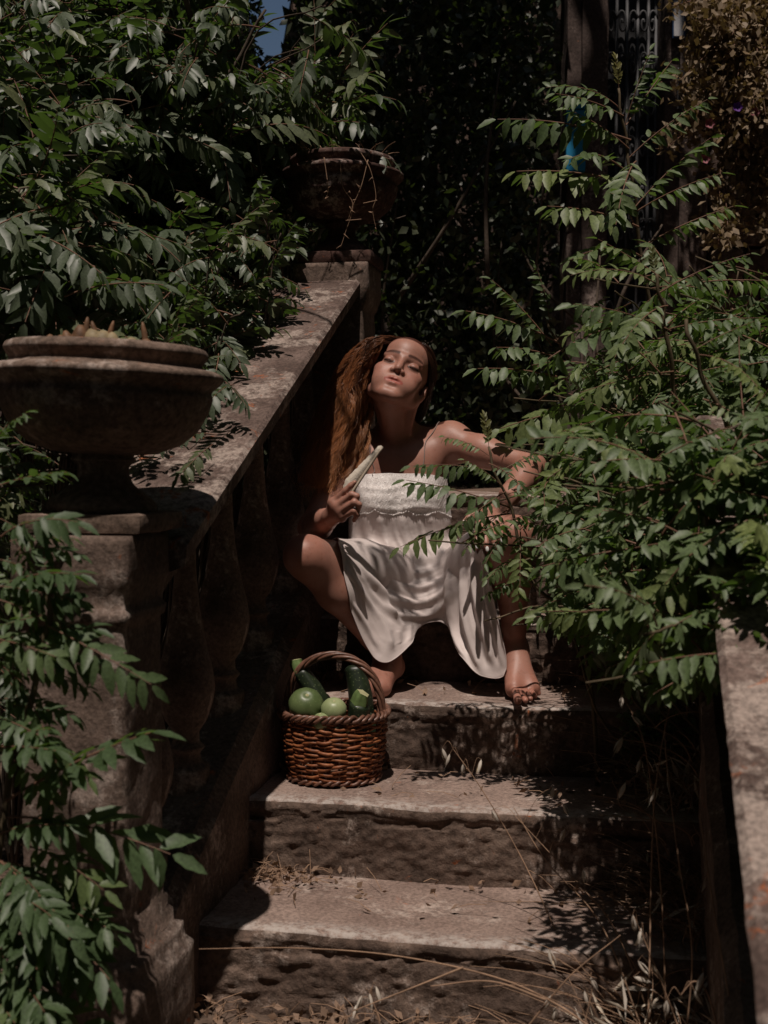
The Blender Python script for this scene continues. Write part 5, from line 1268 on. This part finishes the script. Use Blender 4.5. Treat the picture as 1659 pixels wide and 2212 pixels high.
# ---- masses of small leaves: the overgrown hedge behind, the climber by the gate, the tree crown overhead
def leaf_cloud(name, P_, size, mat, parent=None, seed=1, kind='stuff', droop=0.4, wide=0.30):
    rs = np.random.default_rng(seed); n = len(P_); d = rs.normal(0, 1, (n, 3)); d[:, 2] -= droop; d /= np.linalg.norm(d, axis=1)[:, None]
    u = np.cross(d, rs.normal(0, 1, (n, 3))); u /= np.linalg.norm(u, axis=1)[:, None]; nn_ = np.cross(d, u)
    s = size * rs.uniform(0.6, 1.3, n)[:, None]
    V = np.stack([P_, P_ + d * s * 0.45 + u * s * wide + nn_ * s * 0.06, P_ + d * s, P_ + d * s * 0.45 - u * s * wide + nn_ * s * 0.06], 1).reshape(-1, 3)
    i = np.arange(n)[:, None] * 4; F = np.concatenate([i + [0, 1, 2], i + [0, 2, 3]]).reshape(-1, 3)
    o = build(name, V, F.astype(np.int64), M[mat], parent, smooth=False); tag(o, kind=kind); return o
M['ivy'] = leaf_mat('ivy_leaf', (0.038, 0.055, 0.026), (0.06, 0.07, 0.04), (0.08, 0.13, 0.02), 0.2, 0.45, 0.5)
M['dryvine'] = leaf_mat('dry_climber_leaf', (0.24, 0.165, 0.095), (0.27, 0.20, 0.13), (0.22, 0.16, 0.05), 0.25, 0.6, 0.3)
def hedge_pts(n, x0, x1, y0, y1, z0, z1, thr, seed, hole=True):
    rs = np.random.default_rng(seed); P_ = rs.uniform([x0, y0, z0], [x1, y1, z1], (n * 3, 3)); m = fbm(P_, 2.6, 3, seed) > thr; P_ = P_[m][:n]
    if hole:
        q = project(P_); P_ = P_[~((q[:, 0] > 545 + 18 * np.sin(q[:, 1] * .07)) & (q[:, 0] < 634 + 14 * np.sin(q[:, 1] * .11)) & (q[:, 1] < 140 + 30 * np.sin(q[:, 0] * .09)))]
    return P_
def left_of(P_, px): return P_[project(P_)[:, 0] < px + 14 * np.sin(P_[:, 2] * 9)]
hg = empty('overgrown_hedge', (0.1, 6.0, TERR), 'dark overgrown hedge of small leaves behind the far urn and steps', 'hedge')
leaf_cloud('foliage', left_of(hedge_pts(60000, -1.3, 1.15, 5.2, 7.4, TERR - .1, 3.6, -0.3, 5), 1196), 0.045, 'ivy', hg, 3)
hg2 = empty('overgrown_hedge', (-2.4, 6.0, 0), 'tall dark hedge behind the left-hand shrubs', 'hedge')
leaf_cloud('foliage', hedge_pts(56000, -3.9, -1.0, 4.9, 6.8, 0.0, 3.6, -0.3, 8), 0.06, 'ivy', hg2, 4)
def twigs(parent, n, lo, hi, r, seed, L=0.7):
    rs = np.random.default_rng(seed)
    for i in range(n):
        a = rs.uniform(lo, hi); b_ = a + rs.normal(0, 0.25, 3) * [1, .6, 1] + [0, 0, L]; C_ = crom(np.array([a, (a + b_) / 2 + rs.normal(0, .08, 3), b_]), 14)
        mb = MB(); mb.tube(C_, np.linspace(r, r * .35, 14), 5); mb.build('branch', M['bark'], parent)
twigs(hg, 14, [-1.0, 5.1, TERR], [1.2, 5.8, 2.2], 0.012, 5)
tr_ = empty('shade_tree', (0.9, 7.6, TERR), 'big dark tree whose crown hangs over the hedge at the top', 'tree')
stem(tr_, [(0.9, 7.6, TERR), (0.75, 7.4, 2.2), (0.5, 6.9, 3.6), (0.0, 6.3, 4.6)], 0.14, 0.05, 'bark', 'trunk', 30, 12)
for e in ((-1.2, 5.6, 4.2), (1.0, 6.0, 4.3), (-2.4, 6.2, 4.6), (0.2, 5.2, 4.1)): stem(tr_, [(0.5, 6.9, 3.6), ((0.5 + e[0]) / 2, (6.9 + e[1]) / 2, 4.25), e], 0.05, 0.012, 'bark', 'limb', 20, 8)
leaf_cloud('crown', np.concatenate([hedge_pts(6500, -3.6, 0.75, 4.75, 7.8, 3.35, 4.7, -0.25, 13)]), 0.10, 'ivy', tr_, 9)


# ---- unseen trees added to block sky; sun enters by the clearing between their crowns
GT_ = 'unseen trees added to block the sky'
def sun_hole(P_):  # opening cut in the added crowns along the sun's path
    k = (P_[:, 2] - 1.3) / math.tan(SUN_EL); gx2 = P_[:, 0] - SUN_H.x * k; gy2 = P_[:, 1] - SUN_H.y * k
    w_ = 0.35 * fbm(P_, 0.9, 2, 91)
    lit = (gx2 > -2.3 + w_) & (gx2 < 2.1 + w_) & (gy2 > 0.9 + w_) & (gy2 < np.where(gx2 > 0.8, 6.15, 5.25) + w_)
    d_ = np.linalg.norm(P_ - [0, 0, CAMZ], axis=1)
    return P_[~lit & (d_ > 2.2)]
for k, (lo, hi, n, lab) in enumerate([((-7.0, -2.0, 1.0), (-2.6, 6.0, 6.8), 16000, 'unseen tree added left of the stairs to block sky'), ((2.4, -2.0, 1.0), (6.5, 7.5, 6.8), 16000, 'unseen tree added right of the stairs to block sky'), ((-5.0, -6.0, 0.5), (5.0, -2.3, 6.5), 15000, 'unseen row of trees added facing the stairs to block sky'), ((-3.5, 2.6, 5.0), (3.5, 9.0, 6.8), 8000, 'unseen tree crown added over the terrace to block sky'), ((-3.5, -3.0, 5.0), (3.5, 2.6, 6.8), 12000, 'unseen tree crown added over the path to block sky')]):
    c_ = (np.array(lo) + hi) / 2; t = empty('sky_block_tree', (c_[0], c_[1], 0), lab, 'tree', GT_)
    if k < 3: stem(t, [(c_[0], c_[1], 0), (c_[0] + .1, c_[1], c_[2] * .5), (c_[0], c_[1] + .1, hi[2] * .8)], 0.16, 0.05, 'bark', 'trunk', 16, 10)
    elif k == 3: t.location = (3.2, 8.2, 0); t['_loc'] = [3.2, 8.2, 0.0]; stem(t, [(3.2, 8.2, 0), (3.1, 8.1, 3), (1.6, 6.6, 5.6)], 0.16, 0.05, 'bark', 'trunk', 16, 10)
    else: t.location = (-3.0, -1.5, 0); t['_loc'] = [-3.0, -1.5, 0.0]; stem(t, [(-3.0, -1.5, 0), (-3.0, -1.4, 3), (-1.6, -1.0, 5.6)], 0.16, 0.05, 'bark', 'trunk', 16, 10)
    leaf_cloud('crown', sun_hole(hedge_pts(n, lo[0], hi[0], lo[1], hi[1], lo[2], hi[2], -0.35, 30 + k, False)), 0.24, 'ivy', t, 40 + k)
# ================================================================== gate, pillars and wall behind
def wbox(name, x0, x1, y0, y1, z0, z1, mat, parent=None, cell=0.04, amp=0.004, seed=1, rnd=0.01):
    """a worn block in world axes"""
    V = []; F = []; n = 0; c = np.array([(x0 + x1) / 2, (y0 + y1) / 2, (z0 + z1) / 2]); h = np.array([x1 - x0, y1 - y0, z1 - z0]) / 2
    ns = [max(2, min(50, int(math.ceil(2 * q / cell)))) + 1 for q in h]
    for ax_ in range(3):
        a, b_ = [i for i in range(3) if i != ax_]
        for s in (-1, 1):
            A, B_ = np.meshgrid(np.linspace(-h[a], h[a], ns[a]), np.linspace(-h[b_], h[b_], ns[b_])); Q = np.zeros((A.size, 3)); Q[:, a] = A.ravel(); Q[:, b_] = B_.ravel(); Q[:, ax_] = s * h[ax_]
            f = grid_faces(ns[b_], ns[a]); f = f[:, ::-1] if (s > 0) != (ax_ != 1) else f
            V.append(Q); F.append(f + n); n += len(Q)
    Q = np.concatenate(V); r = min(rnd, .45 * h.min()); K = np.clip(Q, -(h - r), h - r); D = Q - K; L = np.linalg.norm(D, axis=1); Ls = np.where(L == 0, 1, L)
    nn_ = D / Ls[:, None]; Q = K + nn_ * np.minimum(L, r)[:, None] + c; Q = Q + nn_ * (amp * fbm(Q, 8, 4, seed) + amp * .5 * fbm(Q, 40, 3, seed + 2))[:, None]
    return build(name, Q, np.concatenate(F), mat, parent)
YG = 6.0
def gx_(px, d=YG): return (px - CXP) / FPX * d
def gz_(py, d=YG): return Wn(830, py, d)[2]
for k, (a, b_, lab) in enumerate([(1213, 1302, 'brown stone gate pillar left of the iron gate, with a blue box'), (1418, 1512, 'rough stone gate pillar right of the iron gate, with a white plaque')]):
    p = empty('gate_pillar', (gx_((a + b_) / 2), YG, TERR), lab, 'pillar', 'gate pillars')
    wbox('shaft', gx_(a), gx_(b_), YG - 0.10, YG + 0.14, TERR - 0.02, 3.35, M['render'], p, 0.03, 0.006, 50 + k, 0.012)
    wbox('moulding', gx_(a) + 0.065, gx_(b_) - 0.01, YG - 0.125, YG - 0.08, TERR, 3.3, M['render'], p, 0.03, 0.004, 52 + k, 0.008)
M['iron'] = plain('gate_iron', (0.06, 0.06, 0.064), 0.6, 0.4, 0.3, 20, 0.2)
M['iron_panel'] = plain('gate_panel', (0.035, 0.035, 0.037), 0.65, 0.3, 0.3, 8)
gate = empty('iron_gate', (gx_(1360), YG + .05, TERR), 'dark wrought iron gate with scrollwork between the two pillars', 'gate')
wbox('panel', gx_(1303), gx_(1417), YG + 0.09, YG + 0.10, TERR, 3.3, M['iron_panel'], gate, 0.2, 0.0, 1, 0.002)
for px in (1306, 1330, 1352, 1375, 1398, 1414):
    mb = MB(); mb.tube(np.array([[gx_(px), YG + 0.05, TERR], [gx_(px), YG + 0.05, 2.2], [gx_(px), YG + 0.05, 3.3]]), 0.008, 6); mb.build('bar', M['iron'], gate)
for j, zc in enumerate(np.arange(1.25, 3.3, 0.19)):
    for px in (1318, 1341, 1364, 1387, 1406):
        sg = 1 if (j + px) % 2 else -1; th_ = np.linspace(0.3, 9.0, 30); rr = 0.004 + 0.0042 * th_
        mb = MB(); mb.tube(np.stack([gx_(px) + sg * rr * np.cos(th_) * .55, np.full(30, YG + 0.045), zc + rr * np.sin(th_) * 1.5], 1), 0.0055, 5); mb.build('scroll', M['iron'], gate)
M['blue'] = plain('blue_paint', (0.015, 0.22, 0.42), 0.5, 0.4, 0.25, 12, 0.1)
box_ = empty('letter_box', (gx_(1226), YG - 0.2, gz_(390)), 'blue painted metal box hung on the left gate pillar', 'letter box')
wbox('body', gx_(1206), gx_(1247), YG - 0.20, YG - 0.128, gz_(390), gz_(262), M['blue'], box_, 0.02, 0.001, 3, 0.006)
wbox('lid', gx_(1212), gx_(1248), YG - 0.208, YG - 0.126, gz_(261), gz_(248), M['blue'], box_, 0.02, 0.001, 4, 0.006)
wbox('flap', gx_(1214), gx_(1236), YG - 0.206, YG - 0.2005, gz_(300), gz_(285), M['iron'], box_, 0.02, 0.0, 4, 0.002)
M['tile_w'] = plain('white_enamel', (0.62, 0.62, 0.64), 0.35, 0.5, 0.06, 10); M['tile_b'] = plain('blue_enamel', (0.03, 0.07, 0.16), 0.35, 0.5, 0.1, 10)
pl_ = empty('plaque', (gx_(1444), YG - 0.135, gz_(100)), 'small white plaque with blue border on the right gate pillar', 'plaque')
wbox('border', gx_(1430), gx_(1457), YG - 0.140, YG - 0.128, gz_(104), gz_(20), M['tile_b'], pl_, 0.05, 0.0, 1, 0.003)
wbox('face', gx_(1432.5), gx_(1453), YG - 0.144, YG - 0.1405, gz_(100), gz_(26), M['tile_w'], pl_, 0.05, 0.0, 1, 0.002)
ml_ = empty('post_slot', (gx_(1450), YG - 0.135, gz_(250)), 'narrow black slot with a pale edge under the plaque', 'slot')
wbox('frame', gx_(1444), gx_(1457), YG - 0.134, YG - 0.128, gz_(252), gz_(166), M['iron'], ml_, 0.05, 0.0, 1, 0.002); wbox('edge', gx_(1442), gx_(1444), YG - 0.137, YG - 0.128, gz_(252), gz_(166), M['tile_w'], ml_, 0.05, 0.0, 1, 0.001)
M['wall'] = stone('garden_wall_stone', (0.07, 0.055, 0.045), (0.13, 0.10, 0.085), (0.22, 0.18, 0.16), 0.3, 0.3, bs=1.0, grain=40, moss=0.6)
gw = empty('garden_wall', (1.9, YG, TERR), 'rough brown garden wall right of the gate under the climber', 'wall')
zz = TERR; row = 0
rs_ = np.random.default_rng(4)
while zz < 3.3:
    hh = rs_.uniform(0.13, 0.22); xx = gx_(1513) + 0.002 - (0.12 if row % 2 else 0)
    while xx < 2.7:
        ww = rs_.uniform(0.2, 0.4); a = max(xx, gx_(1513) + 0.002)
        if xx + ww - a > 0.05: wbox('stone', a + .004, xx + ww - .004, YG - 0.12 - rs_.uniform(0, .035), YG + 0.1, zz + .004, zz + hh - .004, M['wall'], gw, 0.04, 0.014, row * 13 + int(xx * 50), 0.02)
        xx += ww
    zz += hh; row += 1
wbox('mortar', gx_(1513) + .01, 2.7, YG - 0.07, YG + 0.06, TERR, 3.25, M['earth'], gw, 0.2, 0.0, 2, 0.01)
bw = build('wall', *(lambda Q: (Q, grid_faces(12, 40)))(np.stack([np.tile(np.linspace(-6, 6, 40), 12), 8.6 + 0.02 * np.sin(np.arange(480)), np.concatenate([np.where((np.linspace(-6, 6, 40) > -0.95) & (np.linspace(-6, 6, 40) < -0.5), -0.2 + 3.45 * f, -0.2 + 5.2 * f) for f in np.linspace(0, 1, 12)])], 1)), M['wall'])
md = bw.modifiers.new('t', 'SOLIDIFY'); md.thickness = 0.25; bw.name = 'sky_block_wall'; tag(bw, 'backing wall added far behind the hedge to block sky', 'wall')  # wall added behind the leaves to keep sky from showing through

# ---- climber with dry reddish leaves at the top right
cl = empty('dry_climber', (gx_(1620, 5.2), 5.2, TERR), 'climber with small brownish leaves hanging at the top right corner', 'climber')
rs_ = np.random.default_rng(11); pts = []; mb = MB()
for i in range(46):
    a = np.array([gx_(rs_.uniform(1560, 1760), 5.3), rs_.uniform(5.25, 5.7), gz_(rs_.uniform(-60, 120), 5.4)]); b_ = np.array([gx_(rs_.uniform(1425, 1640), 5.1), rs_.uniform(4.9, 5.3), gz_(rs_.uniform(20, 330) if i % 4 else rs_.uniform(300, 560), 5.1)])
    if i % 4 == 0: b_[0] = gx_(rs_.uniform(1540, 1660), 5.1)
    C_ = crom(np.array([a, (a + b_) / 2 + rs_.normal(0, .06, 3) + [0, 0, .05], b_]), 30); mb.tube(C_, np.linspace(0.004, 0.0015, 30), 4)
    for p in C_[4:]: pts += [p + rs_.normal(0, 0.03, 3) for _ in range(9)]
mb.build('vines', M['rachis'], cl)
leaf_cloud('foliage', np.array(pts), 0.036, 'dryvine', cl, 12)
M['purple'] = plain('purple_petal', (0.10, 0.03, 0.20), 0.6, 0.3, 0.4, 60); M['pink'] = plain('pink_petal', (0.24, 0.085, 0.10), 0.6, 0.3, 0.3, 60)
for (px, py, m_, lab) in [(1592, 232, 'purple', 'deep purple flower on the climber at the right edge'), (1630, 243, 'pink', 'pink and white flower at the right edge beside the purple one'), (1532, 268, 'pink', 'small pink flower left of the purple one'), (1522, 344, 'pink', 'lower pink flower hanging by the gate pillar')]:
    c_ = Wn(px, py, 4.95); t = empty('flower', c_ - [0, 0, .02], lab, 'flower', 'flowers on the climber')
    for q in range(5):
        a_ = q * 1.257; Q = []
        for i in range(6):
            f = i / 5; wv = 0.009 * math.sin(math.pi * min(1, f * .8 + .1)); d_ = np.array([math.cos(a_), -0.25 - .5 * f, math.sin(a_)]); s_ = np.array([-math.sin(a_), 0, math.cos(a_)])
            Q += [c_ + d_ * 0.019 * f - s_ * wv, c_ + d_ * 0.019 * f + [0, .004, 0], c_ + d_ * 0.019 * f + s_ * wv]
        build('petal', np.array(Q), grid_faces(6, 3), M[m_], t)

# ================================================================== things growing in the urns
M['dry'] = plain('dry_straw', (0.30, 0.19, 0.125), 0.8, 0.2, 0.35, 30); M['litter'] = leaf_mat('dry_litter', (0.23, 0.145, 0.10), (0.26, 0.175, 0.125), (0.2, 0.12, 0.05), 0.1, 0.8, 0.2, 0.5)
M['succ'] = plain('withered_succulent', (0.16, 0.085, 0.045), 0.6, 0.3, 0.5, 40, 0.4); M['succg'] = plain('pale_succulent', (0.27, 0.21, 0.12), 0.6, 0.3, 0.3, 40, 0.3)
ca, z3 = np.array(urnA[1]), urnA[2]
sc_ = empty('withered_succulent', ca + [0, 0, z3 + .17], 'withered brown succulent stumps in the near urn', 'succulent')
for px, py, rr, m_, hgt in [(150, 722, .010, 'succ', .02), (178, 715, .014, 'succ', .035), (205, 716, .017, 'succg', .015), (228, 720, .018, 'succg', .015), (245, 722, .014, 'succg', .012), (170, 725, .012, 'succ', .015), (130, 728, .012, 'succ', .012), (290, 733, .014, 'succg', .010), (315, 735, .011, 'succ', .012), (195, 705, .006, 'succ', .03), (240, 706, .005, 'succ', .035), (320, 712, .005, 'succ', .045), (183, 696, .006, 'succ', .03), (110, 726, .010, 'succ', .01)]:
    p = Wn(px, py, 2.30); mb = MB(); zb = z3 + ca[2] + 0.168; p0 = p.copy(); p0[2] = zb; top = p + [random.gauss(0, .004), 0, hgt * .3]
    mb.tube(crom(np.array([p0, (p0 + top) / 2 + [random.gauss(0, .004), 0, 0], top]), 10), rr * np.array([.8, .9, 1, 1.05, 1.1, 1.1, 1.05, .95, .7, .3]), 9); mb.build('stump', M[m_], sc_)
ub, z3b = np.array(urnB[1]), urnB[2]
dv = empty('dry_vine', ub + [0, 0, z3b + .17], 'dry twiggy vine spilling over the far urn', 'vine')
for i in range(40):
    a_ = random.uniform(0, 6.28); p = ub + np.array([0.10 * math.cos(a_), 0.10 * math.sin(a_), z3b + .175]); d_ = np.array([random.gauss(0, .06), random.gauss(-.02, .05), random.uniform(.01, .06)])
    mb = MB(); mb.tube(crom(np.array([p, p + d_ * .6 + [0, 0, .01], p + d_]), 7), np.linspace(.0016, .0006, 7), 4); mb.build('twig', M['dry'], dv)
for pts_ in ([(780, 330), (800, 365), (812, 420), (805, 450), (812, 490)], [(735, 345), (740, 400), (762, 440), (745, 500), (735, 530)], [(795, 345), (780, 400), (762, 440), (752, 470)], [(700, 340), (708, 400), (706, 420)]):
    P_ = np.array([Wn(x, y, 3.88 if y > 350 else 3.9) for x, y in pts_]); cxy = ub[:2]
    for q in P_:
        if q[2] < ub[2] + z3b + .15: q[1] = ub[1] - 0.195 + 0.1 * max(0, (ub[2] + z3b + .12 - q[2]))
    mb = MB(); C_ = crom(P_, 24); mb.tube(C_, np.linspace(.0014, .0008, 24), 5)
    mb.build('trailing_stem', M['dry'], dv)
    for p in C_[8::5]: mb = MB(); mb.tube(np.array([p, p + [random.gauss(0, .008), -.006, random.gauss(0, .005)], p + [random.gauss(0, .012), -.008, random.gauss(-.004, .006)]]), .0013, 4); mb.build('withered_bud', M['dry'], dv)

# ================================================================== dry grass and litter on the steps
M['husk'] = leaf_mat('oat_husk', (0.62, 0.55, 0.47), (0.64, 0.57, 0.49), (0.4, 0.32, 0.2), 0.25, 0.6, 0.3, 0.2)
rs_ = np.random.default_rng(21); LP = []
def scatter(n, u0, u1, v0, v1, z, su=1.0):
    for _ in range(n): LP.append(np.array(S(rs_.uniform(u0, u1), rs_.uniform(v0, v1), z + abs(rs_.normal(0, .006)))))
for k in range(4):
    z = stepz(k); v1_ = stepv(k) + TREAD
    for _ in range(130 if k < 3 else 60): LP.append(np.array(S(-0.86 + abs(rs_.normal(0, .09)), v1_ - abs(rs_.normal(0, .07)), z + .004 + abs(rs_.normal(0, .008)))))
    for _ in range(420): LP.append(np.array(S(0.19 - abs(rs_.normal(0, .11)), v1_ - .02 - abs(rs_.normal(0, .10)), z + .004 + abs(rs_.normal(0, .028)))))
    for _ in range(30): LP.append(np.array(S(rs_.uniform(-.85, .15), v1_ - rs_.uniform(0, .3), z + .003)))
for _ in range(420): LP.append(np.array(S(rs_.uniform(-.9, .2), VB - .01 - abs(rs_.normal(0, .10)), .004 + abs(rs_.normal(0, .012)))))
for _ in range(260): LP.append(np.array(S(rs_.uniform(-.05, .2), VB - abs(rs_.normal(0, .10)), .004 + abs(rs_.normal(0, .03)))))
leaf_litter = leaf_cloud('leaf_litter', np.array(LP), 0.022, 'litter', None, 22, 'stuff', 0.1); tag(leaf_litter, 'dry leaves and chaff gathered in the corners of the steps', 'litter')
mb = MB()
for p in LP[::2]:
    d_ = rs_.normal(0, 1, 3) * [1, 1, .22]; d_ /= np.linalg.norm(d_); d_[2] = abs(d_[2]); L_ = rs_.uniform(.02, .09); mb.tube(np.array([p, p + d_ * L_ * .5 + [0, 0, .006], p + d_ * L_]), .0009, 3, cap=False)
st = mb.build('dry_straw', M['dry'], None); tag(st, 'loose dry straw lying on the steps', 'straw', kind='stuff')
bl_ = [np.array(S(rs_.uniform(-0.08, .2), rs_.uniform(2.1, 2.56), abs(rs_.normal(0, .07)))) for _ in range(230)] + [np.array(S(rs_.uniform(0.04, .19), stepv(k) + rs_.uniform(.05, .34), stepz(k) + abs(rs_.normal(0, .04)))) for k in (0, 1, 1, 2) for _ in range(45)]
dl_ = leaf_cloud('dry_blades', np.array(bl_), 0.075, 'husk', None, 33, 'stuff', -0.2, 0.055); tag(dl_, 'dry pale grass blades piled at the lower right', 'grass')
# standing and arching grass stalks at the lower right
GP = []; mb = MB()
for i in range(170):
    b_ = np.array(S(rs_.uniform(-0.02, 0.19), rs_.uniform(1.95, 2.55), 0.0)) if i % 3 else np.array(S(rs_.uniform(0.05, 0.19), rs_.uniform(2.6, 3.5), stepz(int(max(0, (rs_.uniform(2.6, 3.5) - VB) // TREAD)))))
    L_ = rs_.uniform(.10, .36) if i % 3 else rs_.uniform(.05, .14); d_ = np.array([rs_.normal(-.25, .35), rs_.normal(-.05, .25), 1.0]); d_ /= np.linalg.norm(d_); bend_ = np.array([rs_.normal(-.25, .4), rs_.normal(0, .2), -.35]) * L_
    C_ = np.array([b_ + d_ * L_ * f + bend_ * f * f for f in np.linspace(0, 1, 9)]); mb.tube(C_, np.linspace(.0016, .0006, 9), 4)
M['brown'] = plain('brown_weed', (0.20, 0.105, 0.07), 0.85, 0.15, 0.4, 30)
for i in range(330):
    k = int(rs_.integers(0, 3)); b_ = np.array(S(0.19 - abs(rs_.normal(0, .07)), stepv(k) + rs_.uniform(.02, .36), stepz(k)))
    L_ = rs_.uniform(.06, .26); d_ = np.array([rs_.normal(-.2, .4), rs_.normal(-.15, .3), 1.0]); d_ /= np.linalg.norm(d_); bend_ = np.array([rs_.normal(-.2, .5), rs_.normal(-.1, .3), -.3]) * L_
    mb.tube(np.array([b_ + d_ * L_ * f + bend_ * f * f + rs_.normal(0, .003, 3) for f in np.linspace(0, 1, 7)]), np.linspace(.0014, .0005, 7), 3)
gr = mb.build('dry_grass', M['dry'], None); tag(gr, 'tangle of dry grass at the right ends of the lower steps', 'grass', kind='stuff')
ag = empty('grass_stalk', Wn(1300, 2230, 2.25), 'long dry grass stalk arching across the lowest step', 'stalk')
for pts_, nm_ in (([(1330, 2260, 2.2), (1200, 2168, 2.28), (1060, 2108, 2.33), (850, 2064, 2.38), (640, 2048, 2.40), (430, 2050, 2.42)], 'stalk'), ([(1000, 2090, 2.34), (900, 2130, 2.3), (760, 2185, 2.28)], 'blade'), ([(1180, 2160, 2.28), (1060, 2120, 2.3), (930, 2130, 2.3)], 'blade')):
    mb = MB(); mb.tube(crom(np.array([Wn(*p) for p in pts_]), 40), np.linspace(.0022, .0009, 40), 6); mb.build(nm_, M['dry'], ag)
def husk_mesh():
    V = []; F = []; n = 0
    for k in range(3):
        a0 = k * 2.1
        for i in range(7):
            f = i / 6; wv = .20 * math.sin(math.pi * f ** .8); r_ = .09 * math.sin(math.pi * f) + .10 * f * (1 if k else 0); c0 = np.array([r_ * math.cos(a0), r_ * math.sin(a0), -f]); s_ = np.array([-math.sin(a0), math.cos(a0), 0]); o_r = np.array([math.cos(a0), math.sin(a0), 0])
            V += [c0 - s_ * wv * .5, c0 + o_r * .05 * math.sin(math.pi * f), c0 + s_ * wv * .5]
        F += [tuple(q + n) for q in grid_faces(7, 3)]; n += 21
    V += [(0, 0, -.8), (.02, .01, -1.4), (.0, .03, -.8)]; F.append((n, n + 1, n + 2))
    me = mk_mesh('spikelet', np.array(V), F); me.materials.append(M['husk']); return me
HM = husk_mesh()
def oat(label, stem_pts, spik):
    P_ = [Wn(*p) for p in stem_pts]; t = empty('wild_oat', P_[0], label, 'oat', 'wild oats beside the right rail'); mb = MB(); C_ = crom(np.array(P_), 40); mb.tube(C_, np.linspace(.0017, .0008, 40), 5); mb.build('stalk', M['dry'], t)
    for (px, py, d, ang) in spik:
        p = Wn(px, py, d); q = C_[np.argmin(np.linalg.norm(C_ - p - [0, 0, -.02], axis=1))]
        mb = MB(); mb.tube(crom(np.array([q, (p + q) / 2 + [0, 0, .018], p]), 8), .0006, 3, cap=False); mb.build('pedicel', M['dry'], t)
        o = bpy.data.objects.new('spikelet', HM); COL.objects.link(o); o.parent = t; o.matrix_parent_inverse = Matrix.Translation(-Vector(t['_loc']))
        o.matrix_basis = Matrix.Translation(Vector(p)) @ Euler((R(random.gauss(0, 18)), R(ang), random.uniform(0, 6.28))).to_matrix().to_4x4() @ Matrix.Scale(random.uniform(.027, .037), 4)
oat('wild oat with pale husks, tallest, against the dark right rail', [(1440, 2240, 2.35), (1430, 1950, 2.4), (1412, 1750, 2.42), (1390, 1600, 2.44), (1345, 1500, 2.46)], [(1343,1500,2.46,-20), (1365,1546,2.45,-60), (1345,1592,2.45,15), (1383,1640,2.44,10), (1352,1690,2.44,20), (1423,1700,2.42,-10)])
oat('wild oat leaning left over the second step', [(1420, 2240, 2.4), (1330, 2010, 2.5), (1240, 1900, 2.55), (1120, 1770, 2.6)], [(1195,1700,2.6,10), (1216,1735,2.6,10), (1062,1750,2.62,-15), (1220,1790,2.58,20), (1260,1878,2.56,10)])
oat('wild oat reaching far left in front of the third step', [(1300, 2240, 2.5), (1150, 1900, 2.7), (1050, 1720, 2.75), (975, 1612, 2.78)], [(955,1616,2.78,-20), (972,1628,2.78,15), (1000,1650,2.77,0), (1040,1640,2.77,20)])
oat('wild oat with bright husks low in the right corner', [(1480, 2260, 2.2), (1440, 2150, 2.22), (1400, 2050, 2.24), (1370, 1980, 2.25)], [(1367,1976,2.25,10), (1385,2004,2.25,-25), (1392,2025,2.25,-50), (1378,2075,2.24,40), (1368,2110,2.24,70)])
oat('wild oat drooping at the bottom right', [(1560, 2260, 2.1), (1530, 2150, 2.12), (1500, 2120, 2.12), (1470, 2150, 2.12)], [(1440,2160,2.12,0), (1500,2140,2.12,15), (1520,2100,2.12,20), (1570,2160,2.1,-10), (1590,2180,2.1,20)])
oat('wild oat at the bottom middle of the lowest step', [(1250, 2260, 2.3), (1270, 2180, 2.3), (1280, 2120, 2.3), (1262, 2095, 2.3)], [(1275,2110,2.3,-30), (1262,2140,2.3,10), (1190,2150,2.3,20), (1200,2175,2.3,0), (1185,2050,2.35,20)])
oat('small oat sprig in front of the lowest riser', [(830, 2260, 2.45), (815, 2190, 2.45), (800, 2150, 2.45), (805, 2130, 2.45)], [(782,2150,2.45,10), (798,2145,2.45,10), (812,2130,2.45,15), (770,2170,2.45,5)])
for k, pts_ in enumerate([[(1400, 2260, 2.3), (1300, 2000, 2.45), (1180, 1860, 2.5), (1110, 1745, 2.55)], [(1480, 2260, 2.25), (1495, 2050, 2.25), (1465, 1850, 2.3), (1440, 1640, 2.35), (1436, 1560, 2.36)], [(1400, 2230, 2.3), (1410, 1800, 2.4), (1425, 1640, 2.42), (1452, 1500, 2.45)], [(1130, 2230, 2.3), (1230, 2110, 2.28), (1340, 2020, 2.28)], [(1590, 2240, 2.0), (1540, 1950, 2.1), (1510, 1750, 2.15)]]):
    t = empty('grass_stalk', Wn(*pts_[0]), ['thin brown grass stalk leaning left across the second riser', 'upright pale grass stalk close to the right rail', 'tall grass stalk rising to the thicket edge', 'grass stalk leaning right at the bottom of the picture', 'grass stalk bent in front of the right rail'][k], 'stalk', 'dry grass stalks'); mb = MB()
    mb.tube(crom(np.array([Wn(*p) for p in pts_]), 36), np.linspace(.0020, .0008, 36), 5); mb.build('stalk', M['dry'], t)
wd = [np.array(S(rs_.uniform(-0.02, .16), stepv(2) - rs_.uniform(.0, .03), stepz(2) - abs(rs_.normal(0.05, .045)))) for _ in range(420)]
wo = leaf_cloud('wall_weed', np.array(wd), 0.016, 'sumac', None, 31, 'stuff'); tag(wo, 'small green weed creeping down the third riser', 'weed')

cd = empty('hanging_cord', Wn(779, 745, 4.12), 'thin pale cord hanging beside the far pier', 'cord'); mb = MB(); mb.tube(np.array([Wn(780, 660, 4.12), Wn(780, 700, 4.12), Wn(779, 800, 4.12)]), 0.0016, 5); mb.build('strand', M['husk'], cd)
